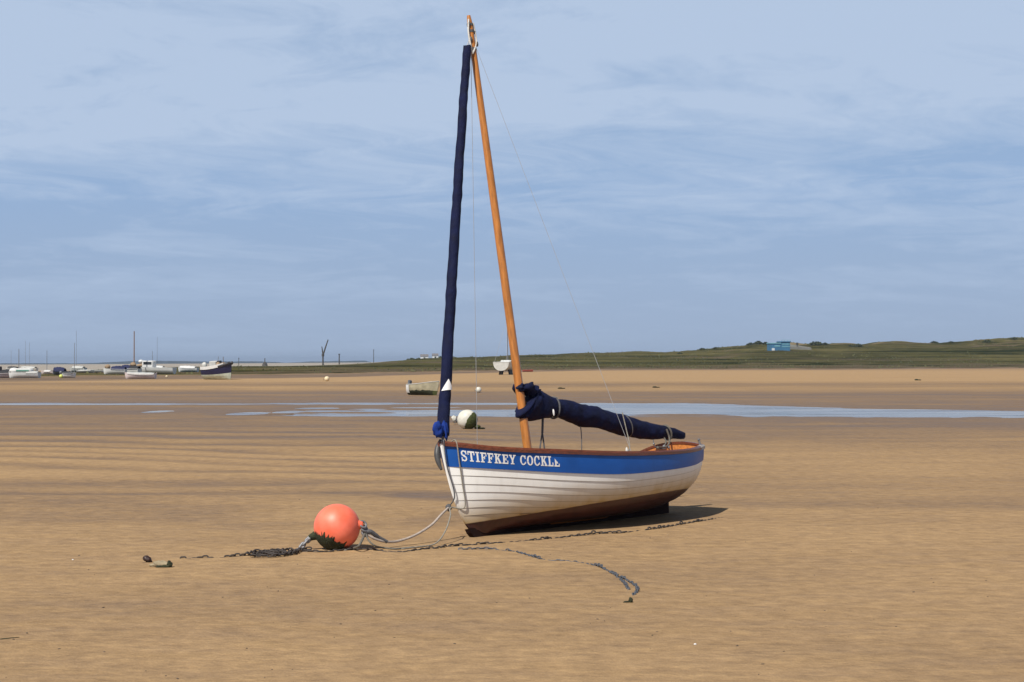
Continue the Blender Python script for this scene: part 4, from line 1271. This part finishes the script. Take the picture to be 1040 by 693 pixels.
mast_on(o, .5, 1.2, 5.1, m_alu, .05, .06, [(-2.2, .8, 1.0), (-2.2, -.6, 1.0), (2.2, 0, 1.2)])
p = gnd(536, 377.8)
o = empty("red_tender", p, (0, 0, .1), "low pinkish red tender on the sand just right of the orange mast", "boat")
h = Hull(1.55, .7, .24, .7)
mb = MB()
for s_ in (1, -1): mb.grid([[h.p(u, tt, s_) for u in np.linspace(0, 1, 14)] for tt in np.linspace(0, 1, 6)], flip=s_ < 0)
mb.grid([[h.p(1, tt, 1), h.p(1, tt, -1)] for tt in np.linspace(0, 1, 6)])
mb.build("hull", m_red, o)
mb = MB()
for s_ in (1, -1): mb.tube([h.p(u, 1, s_) for u in np.linspace(0, 1, 14)], .03, 6)
mb.build("rail", m_red, o)

GRP = "boats moored in the far left creek"
# white launch with wheelhouse
o, h = bgboat("white_launch", 156.5, 380.0, 172, 4.6, 1.7, .68, m_w, m_bot, "long white launch with a low wheelhouse among the left boats", tboot=.25, group=GRP, deck_m=m_w)
mb = MB(); mb.box((.55, 0, 1.05), (1.25, 1.1, .85), bev=.08); c_ = mb.build("wheelhouse", m_w, o)
for q_ in [((.55, .56, 1.2), (.9, .03, .28)), ((.55, -.56, 1.2), (.9, .03, .28)), ((1.185, 0, 1.2), (.03, .8, .28))]:
    mb = MB(); mb.box(*q_); mb.build("window", m_glass, c_)
mb = MB(); mb.lump((1.45, .1, 1.38), (.28, .26, .20), 2, .05, n=8); mb.tube([(1.45, .1, .6), (1.45, .1, 1.3)], .05, 6); mb.build("radar_dome", m_w, o)
mb = MB(); mb.lump((1.35, 0, .92), (.55, .5, .25), 7, .3); mb.build("deck_cover", m_cvt, o, angle=0)
mast_on(o, .2, 1.4, 1.1, m_alu, .03)
# low boat on the sand in front of it
o, h = bgboat("white_dinghy", 142.5, 384.8, 176, 2.75, 1.1, .46, m_pinkw, m_w2, "low white dinghy on the sand in front of the white launch", tboot=.25, group=GRP, heel=-6)
cover_on(o, h, m_w2, .08, .98, .10)
# navy covered boat with wooden mast
o, h = bgboat("masted_dayboat", 132.5, 379.6, 160, 2.3, 1.1, .55, m_w, m_bot, "dark covered day boat with a brown mast left of the white launch", tboot=.3, group=GRP)
cover_on(o, h, m_cvn, .05, .55, .40); cover_on(o, h, m_cvk, .5, .98, .34, "stern_cover")
mb = MB(); mb.lump((-.35, .0, 1.05), (.35, .25, .22), 5, .3); mb.build("furled_sail", m_cvt, o, angle=0)
mast_on(o, -.45, .5, 4.1, m_wmast, .07)
# white boat with navy cover, bow left
o, h = bgboat("covered_motorboat", 116.5, 380.2, 177, 2.4, 1.1, .52, m_w, m_w2, "white motorboat with a navy cover, bow to the left, at the creek", tboot=.2, group=GRP)
cover_on(o, h, m_cvn, .38, .98, .36)
mb = MB(); mb.lump((.75, 0, .80), (.30, .26, .22), 6, .3); mb.build("foredeck_gear", m_cvt, o, angle=0)
# small white dinghy, dark cover, tall mast
o, h = bgboat("white_sailing_dinghy", 70.3, 383.9, 8, 1.25, .8, .40, m_w, m_botd, "little white sailing dinghy with dark cover and tall thin mast at the far left", tboot=.3, group=GRP, heel=-4)
cover_on(o, h, m_cvk, .25, .98, .22)
mast_on(o, .45, .35, 2.95, m_alu, .030)
outboard(o, -.62, .32, m_engine, .8)
# navy covered
o, h = bgboat("navy_covered_boat", 60.2, 380.8, 170, 1.35, .8, .40, m_cvk, m_botd, "small dark boat under a navy cover beside the yellow green buoy", tboot=.3, group=GRP)
cover_on(o, h, m_cvn, .05, .98, .42)
# low pinkish boat
o, h = bgboat("pinkish_dinghy", 48.5, 380.2, 165, 1.5, .8, .32, m_pinkw, m_w2, "low pinkish white dinghy between the white yacht and navy covered boat", tboot=.2, group=GRP)
cover_on(o, h, m_w, .3, .8, .12)
mast_on(o, .1, .3, 2.2, m_alu, .030)
# white yacht with green trimmed cabin
o, h = bgboat("cabin_yacht", 24.5, 381.6, 176, 2.9, 1.2, .50, m_w, m_botd, "white cabin yacht with a green trimmed coachroof and dark mast at far left", tboot=.25, group=GRP)
mb = MB(); mb.box((.0, 0, .72), (1.55, .85, .40), bev=.12); c_ = mb.build("cabin", m_w, o)
for q_ in [((.0, .44, .72), (1.2, .02, .14)), ((0, -.44, .72), (1.2, .02, .14))]:
    mb = MB(); mb.box(*q_); mb.build("window", m_gr, c_)
mb = MB(); mb.lump((.95, 0, .70), (.45, .35, .26), 5, .2); mb.build("foredeck_sail", m_w, o, angle=0)
mast_on(o, .5, .6, 2.1, m_alu, .04)
cover_on(o, h, m_w2, .62, .98, .16)
# dark topped boat at the edge of the frame
o, h = bgboat("dark_topped_boat", 6, 381.4, 5, 2.4, 1.1, .42, m_pinkw, m_botd, "pale boat with a dark cover and gear at the left edge of the photo", tboot=.3, group=GRP)
cover_on(o, h, m_cvk, .1, .75, .38)
mb = MB(); mb.box((-.55, 0, .85), (.3, .5, .5), bev=.05); mb.build("console", m_cvk, o)
# farther boats whose masts show above the creek
for (px_, py_, hgt, lab, L_, cm) in ((27.0, 377.0, 4.3, "far pale yacht with a faint mast behind the white cabin yacht", 4.5, m_w2), (12.5, 377.2, 2.8, "far small yacht with a short faint mast near the left edge", 3.6, m_cvk), (31, 377.2, 4.0, "far yacht with a faint mast right of the white cabin yacht", 3.6, m_w2), (79, 378.0, 4.6, "far pale yacht with a faint mast right of the white sailing dinghy", 3.4, m_w2), (161, 377.0, 4.4, "far yacht with a faint mast behind the white launch's stern", 3.2, m_w)):
    o, h = bgboat("distant_yacht", px_, py_, 170, L_ * .6, 1.2, .5, m_w2, m_botd, lab, tboot=.3, group=GRP)
    cover_on(o, h, cm, .2, .9, .25)
    mast_on(o, .2, .5, hgt, m_alu, .022)
o, h = bgboat("white_rowing_boat", 191, 378.4, 172, 2.5, 1.2, .50, m_w, m_w2, "small white boat between the white launch and the navy work boat", tboot=.2, group=GRP)
cover_on(o, h, m_w, .1, .9, .26)
o, h = bgboat("white_tender", 87, 379.0, 5, 2.0, 1.0, .26, m_w2, m_w2, "low pale tender on the creek between the two masted boats at left", tboot=.2, group=GRP)
cover_on(o, h, m_w2, .2, .9, .1)
o, h = bgboat("white_tender", 99, 378.8, 170, 1.8, .9, .28, m_w2, m_w2, "low pale tender left of the navy covered motorboat", tboot=.2, group=GRP)

# ================================================================== MARKERS, HUT, BUSHES, HOUSES
m_post = mat("dark_timber", (0.06, 0.055, 0.05), 0.9, 0.3, 3)
def stand(px_, Y):
    p = at(px_, 371, Y); p.z = hz(p.x, p.y); return p
p = stand(328, 520); k = p.y / FOC
o = empty("beacon", p, label="dark timber beacon forked like a letter Y standing on the marsh", cat="beacon")
mb = MB(); mb.tube([(0, 0, -.3), (0, 0, 9 * k), (-.3 * k, 0, 13 * k), (-1.2 * k, 0, 19 * k)], [.26, .24, .2, .13], 8); mb.build("post", m_post, o)
mb = MB(); mb.tube([(0, 0, 10 * k), (2.2 * k, 0, 17 * k), (5.2 * k, 0, 26 * k)], [.22, .22, .16], 8); mb.build("raking_arm", m_post, o)
mb = MB(); mb.tube([(0, 0, 9 * k), (0, 0, 11.5 * k)], .4, 8); mb.build("collar", m_post, o)
for (px_, py_, tp_, r_, lab) in ((344.5, 371, 360.3, .2, "thin dark post right of the forked beacon"), (379.5, 370.5, 356, .10, "tall thin faint pole left of the grey dinghy"), (269, 371.5, 364.0, .16, "short dark post left of the forked beacon"), (242.5, 372.6, 364.5, .10, "thin faint pole right of the navy work boat")):
    p = stand(px_, 520); k = p.y / FOC; hh = (proj(p)[1] - tp_) * k
    o = empty("marker_post", p, label=lab, cat="post", group="marker posts on the marsh")
    mb = MB(); mb.tube([(0, 0, -.3), (0, 0, hh)], [r_, r_ * .8], 8); mb.build("post", m_post, o)
    mb = MB()
    if px_ == 269: mb.tube([(0, 0, 0), (0, 0, hh * .35), (0, 0, hh * .5)], [.9, .7, .2], 8)
    else: mb.tube([(0, 0, hh), (0, 0, hh + .25)], [r_ * 1.5, r_ * 1.5], 8)
    mb.build("cap", m_post, o)

# blue building on the dunes
m_hb = mat("blue_cladding", (0.045, 0.155, 0.275), 0.6, 0.12, 0.6, 0.01, 3)
m_ht = mat("pale_teal_cladding", (0.16, 0.36, 0.42), 0.6, 0.1, 0.6)
m_hw = mat("white_render", (0.66, 0.68, 0.70), 0.7, 0.1, 0.6)
m_conc = mat("grey_concrete", (0.17, 0.168, 0.15), 0.85, 0.15, 0.5)
HY = 600.0; k = HY / FOC
p = at(790, 356, HY); print('bld', p.z, hz(p.x, p.y))
o = empty("blue_building", p, (0, 0, math.radians(8)), "blue two level building on the dunes at right", "building")
X_ = lambda px_: (px_ - 790) * k
Z_ = lambda py_: (356 - py_) * k
mb = MB(); mb.box(((X_(780.5) + X_(791.5)) / 2, 0, Z_(352.8)), (X_(791.5) - X_(780.5), 4.5, Z_(349.5) - Z_(357)), bev=.05); mb.build("low_wing", m_hb, o)
mb = MB(); mb.box(((X_(780.0) + X_(791.3)) / 2, 0, Z_(348.9)), (X_(791.3) - X_(780.0), 4.9, .35), bev=.05); mb.build("wing_roof", m_ht, o)
mb = MB(); mb.box(((X_(791.7) + X_(801)) / 2, .3, Z_(352.2)), (X_(801) - X_(791.7), 5.0, Z_(347.6) - Z_(357)), bev=.05); tw = mb.build("tall_block", m_hb, o)
for (ya, yb) in ((350.2, 349.2), (352.6, 351.6)):
    mb = MB(); mb.box(((X_(792.3) + X_(800.6)) / 2, -2.22, (Z_(ya) + Z_(yb)) / 2), (X_(800.6) - X_(792.3), .12, Z_(yb) - Z_(ya))); mb.build("window_band", m_ht, tw)
mb = MB(); mb.box(((X_(791) + X_(801.6)) / 2, .3, Z_(347.2)), (X_(801.6) - X_(791), 5.5, .3), bev=.04); mb.build("flat_roof", m_hb, tw)
mb = MB()
for x_ in (792, 795, 798, 801): mb.tube([(X_(x_), -2.2, Z_(347.2)), (X_(x_), -2.2, Z_(345.6))], .07, 5)
mb.tube([(X_(792), -2.2, Z_(345.6)), (X_(801), -2.2, Z_(345.6))], .06, 5); mb.build("railing", m_ht, tw)
mb = MB(); mb.box((X_(783.2), -2.3, Z_(355.0)), (1.0, .15, Z_(353.9) - Z_(356.2))); mb.build("door", m_hw, o)
mb = MB(); mb.box((X_(787.5), -2.28, Z_(351.6)), (2.0, .1, .5)); mb.build("window", m_ht, o)
p = at(812, 356.5, 612)
o = empty("concrete_ramp", p, label="long grey concrete bank right of the blue building", cat="wall")
mb = MB(); w_ = 11 * 612 / FOC
vs = [(-w_, -2, -1), (w_, -2, -1), (w_, 2, -1), (-w_, 2, -1), (-w_, -2, 1.6), (w_, -2, 1.1), (w_, 2, 1.4), (-w_ * .8, 2, 2.4)]
mb.add(vs, [(0, 1, 5, 4), (1, 2, 6, 5), (2, 3, 7, 6), (3, 0, 4, 7), (4, 5, 6, 7), (3, 2, 1, 0)]); mb.build("bank", m_conc, o, smooth=False)
p = at(809.7, 353.4, 611)
o = empty("lookout_post", p, label="small dark post standing on the concrete bank by the blue building", cat="post")
mb = MB(); mb.tube([(0, 0, -.5), (0, 0, 1.0)], .14, 6); mb.build("shaft", m_post, o)
mb = MB(); mb.box((0, 0, 1.45), (.75, .5, .9), bev=.05); mb.build("head_box", m_post, o)

m_bush = mat("bush_leaves", (0.045, 0.056, 0.022), 0.9, 0.5, 1.2)
m_bark = mat("bush_stem", (0.07, 0.05, 0.035), 0.9, 0.3, 4)
def bush(px_, py_, Y, w, h, label, seed, name="gorse_bush", grp="dark bushes on the dunes"):
    h *= .62; w *= 1.15
    rnd = random.Random(seed)
    p = at(px_, py_, Y); p.z = hz(p.x, p.y)
    o = empty(name, p, label=label, cat="bush", group=grp)
    mb = MB()
    n = 420
    for i in range(n):
        A = rnd.uniform(0, 6.28); u_ = rnd.uniform(0, 1) ** .5; v = rnd.uniform(.05, 1)
        bump = .75 + .5 * mnoise.noise(Vector((math.cos(A) * 1.5, math.sin(A) * 1.5, seed)))
        c_ = Vector((math.cos(A) * u_ * w / 2 * bump * (1 - .45 * v * v), math.sin(A) * u_ * w / 3 * bump, v * h * (1 - .5 * u_ * u_) * (.8 + .4 * bump)))
        s_ = rnd.uniform(.14, .34) * min(h, 2.2)
        nrm = Vector((rnd.gauss(0, 1), rnd.gauss(0, 1), rnd.gauss(.5, 1))).normalized(); a_ = nrm.orthogonal().normalized() * s_; b_ = nrm.cross(a_) * .6
        mb.add([c_ - a_, c_ - b_, c_ + a_, c_ + b_], [(0, 1, 2, 3)])
    mb.build("foliage", m_bush, o, smooth=False)
    mb = MB()
    for i in range(5): mb.tube([(rnd.uniform(-.2, .2), 0, -.2), (rnd.uniform(-.3, .3) * w, rnd.uniform(-.2, .2) * w, h * .6)], [.08, .03], 5)
    mb.build("stem", m_bark, o)
    return o
for i, (px_, py_, Y, w, h, lab) in enumerate([
    (762, 352, 655, 4.2, 1.5, "leftmost bush on the dune left of the blue building"), (770, 350, 655, 4.5, 1.8, "rounded bush second from left of the blue building"), (777.5, 350.5, 650, 3.4, 1.4, "bush nearest the blue building's left side"),
    (829, 354, 640, 6.5, 2.2, "wide dark bush right of the concrete bank"), (838, 355.5, 640, 4.0, 1.2, "low dark bush to the right of the wide dark bush"),
    (872, 353.5, 630, 4.4, 1.8, "dark bush alone on the slope in the right part of the dunes"), (864, 355, 630, 2.5, 1.0, "small bush left of the lone dark slope bush"),
    (713, 356, 660, 3.6, 1.0, "small bush where the dune skyline first rises"), (727, 354.8, 660, 3.2, 1.0, "low bush right of the first rise of the dune skyline"), (690, 359, 620, 3.0, .9, "low bush on the flat marsh left of the dunes"),
    (949, 347.5, 660, 4.0, 1.2, "skyline bush left of the high right dune"), (966, 347.5, 660, 3.2, 1.0, "little skyline bush before the high right dune"), (1003, 346.5, 660, 5.0, 1.4, "wide skyline bush at the foot of the high right dune"), (1030, 344, 655, 4.2, 1.3, "bush on the high dune at the right edge")]):
    bush(px_, py_, Y, w, h, lab, i + 40)
for i, (px_, w, h, lab) in enumerate([(418, 7, 2.6, "leftmost tree clump by the far white houses"), (425, 6, 2.2, "tree clump between the far white houses"), (446, 8, 2.4, "tree clump right of the far white houses"), (458, 8, 2.0, "far tree clump just right of the blue jib sleeve"), (405, 5, 1.5, "small far tree clump left of the white houses")]):
    bush(px_, 368, 780, w, h, lab, i + 90, "tree_clump", "far tree clumps by the houses")
for i, (px_, ww, lab) in enumerate([(431, 3.4, "white far house left of the blue jib sleeve"), (442, 2.6, "smaller white far house close to the blue jib sleeve")]):
    p = at(px_, 368, 760); p.z = hz(p.x, p.y)
    o = empty("white_house", p, (0, 0, .1), lab, "house")
    mb = MB(); mb.box((0, 0, .7), (ww, 3, 2.0)); mb.build("wall", m_hw, o, smooth=False)
    mb = MB(); a_ = ww / 2 + .15
    mb.add([(-a_, -1.7, 1.72), (a_, -1.7, 1.72), (a_, 1.7, 1.72), (-a_, 1.7, 1.72), (-a_, 0, 2.7), (a_, 0, 2.7)], [(0, 1, 5, 4), (2, 3, 4, 5), (1, 2, 5), (3, 0, 4), (3, 2, 1, 0)]); mb.build("roof", mat("slate_roof", (.16, .15, .15), .8), o, smooth=False)
    mb = MB(); mb.box((0, -1.52, .9), (.8, .06, .8)); mb.build("window", m_glass, o)

# marsh grass in tufts: one mass nobody could count
rs = np.random.RandomState(3)
nT = 16000
Yt = 150 + 560 * rs.rand(nT) ** 0.9
Xt = (rs.rand(nT) * 2 - 1) * (0.36 * Yt + 10)
zt, _, mt_, ye_, _ = terrain(Xt, Yt)
keep = (mt_ > .5) & (fbm(Xt * .05, Yt * .04, 61) + .35 * rs.rand(nT) > .16) & ((Xt > -15) | (rs.rand(nT) < .25))
Xt, Yt, zt = Xt[keep], Yt[keep], zt[keep]
n = len(Xt); H_ = (0.10 + 0.22 * rs.rand(n)) * (0.45 + Yt / 800); W_ = H_ * (0.9 + 1.1 * rs.rand(n))
vs = np.zeros((n, 5, 3)); A = rs.rand(n) * math.pi
ca, sa = np.cos(A), np.sin(A)
for i, (fx, fz) in enumerate(((-.5, -.1), (.5, -.1), (.32, .8), (0, 1.0), (-.36, .65))):
    vs[:, i, 0] = Xt + ca * W_ * fx; vs[:, i, 1] = Yt + sa * W_ * fx + .3 * W_ * (i == 3); vs[:, i, 2] = zt + H_ * fz
me = bpy.data.meshes.new("marsh_grass")
me.vertices.add(n * 5); me.vertices.foreach_set("co", vs.ravel())
me.loops.add(n * 5); me.loops.foreach_set("vertex_index", np.arange(n * 5))
me.polygons.add(n); me.polygons.foreach_set("loop_start", np.arange(0, n * 5, 5))
me.update(calc_edges=True)
me.materials.append(mat("marsh_grass_blades", (0.040, 0.050, 0.018), 0.95, 0.35, 0.03, col2=(0.10, 0.10, 0.04)))
o = bpy.data.objects.new("marsh_grass", me); C.objects.link(o); tag(o, kind="stuff")

# ================================================================== AIR
HAZE = 1.3e-4
if HAZE:
    mb = MB(); mb.box((0, 3350, 4.0), (11000, 6900, 26.0))
    m = bpy.data.materials.new("haze_air"); m.use_nodes = True; t = m.node_tree
    for nn in list(t.nodes):
        if nn.type != 'OUTPUT_MATERIAL': t.nodes.remove(nn)
    pv = t.nodes.new("ShaderNodeVolumePrincipled")
    pv.inputs["Color"].default_value = (0.66, 0.80, 1.0, 1); pv.inputs["Density"].default_value = HAZE; pv.inputs["Anisotropy"].default_value = 0.3
    out = [n_ for n_ in t.nodes if n_.type == 'OUTPUT_MATERIAL'][0]
    t.links.new(pv.outputs[0], out.inputs["Volume"])
    o = mb.build("haze", m, smooth=False); tag(o, kind="stuff")
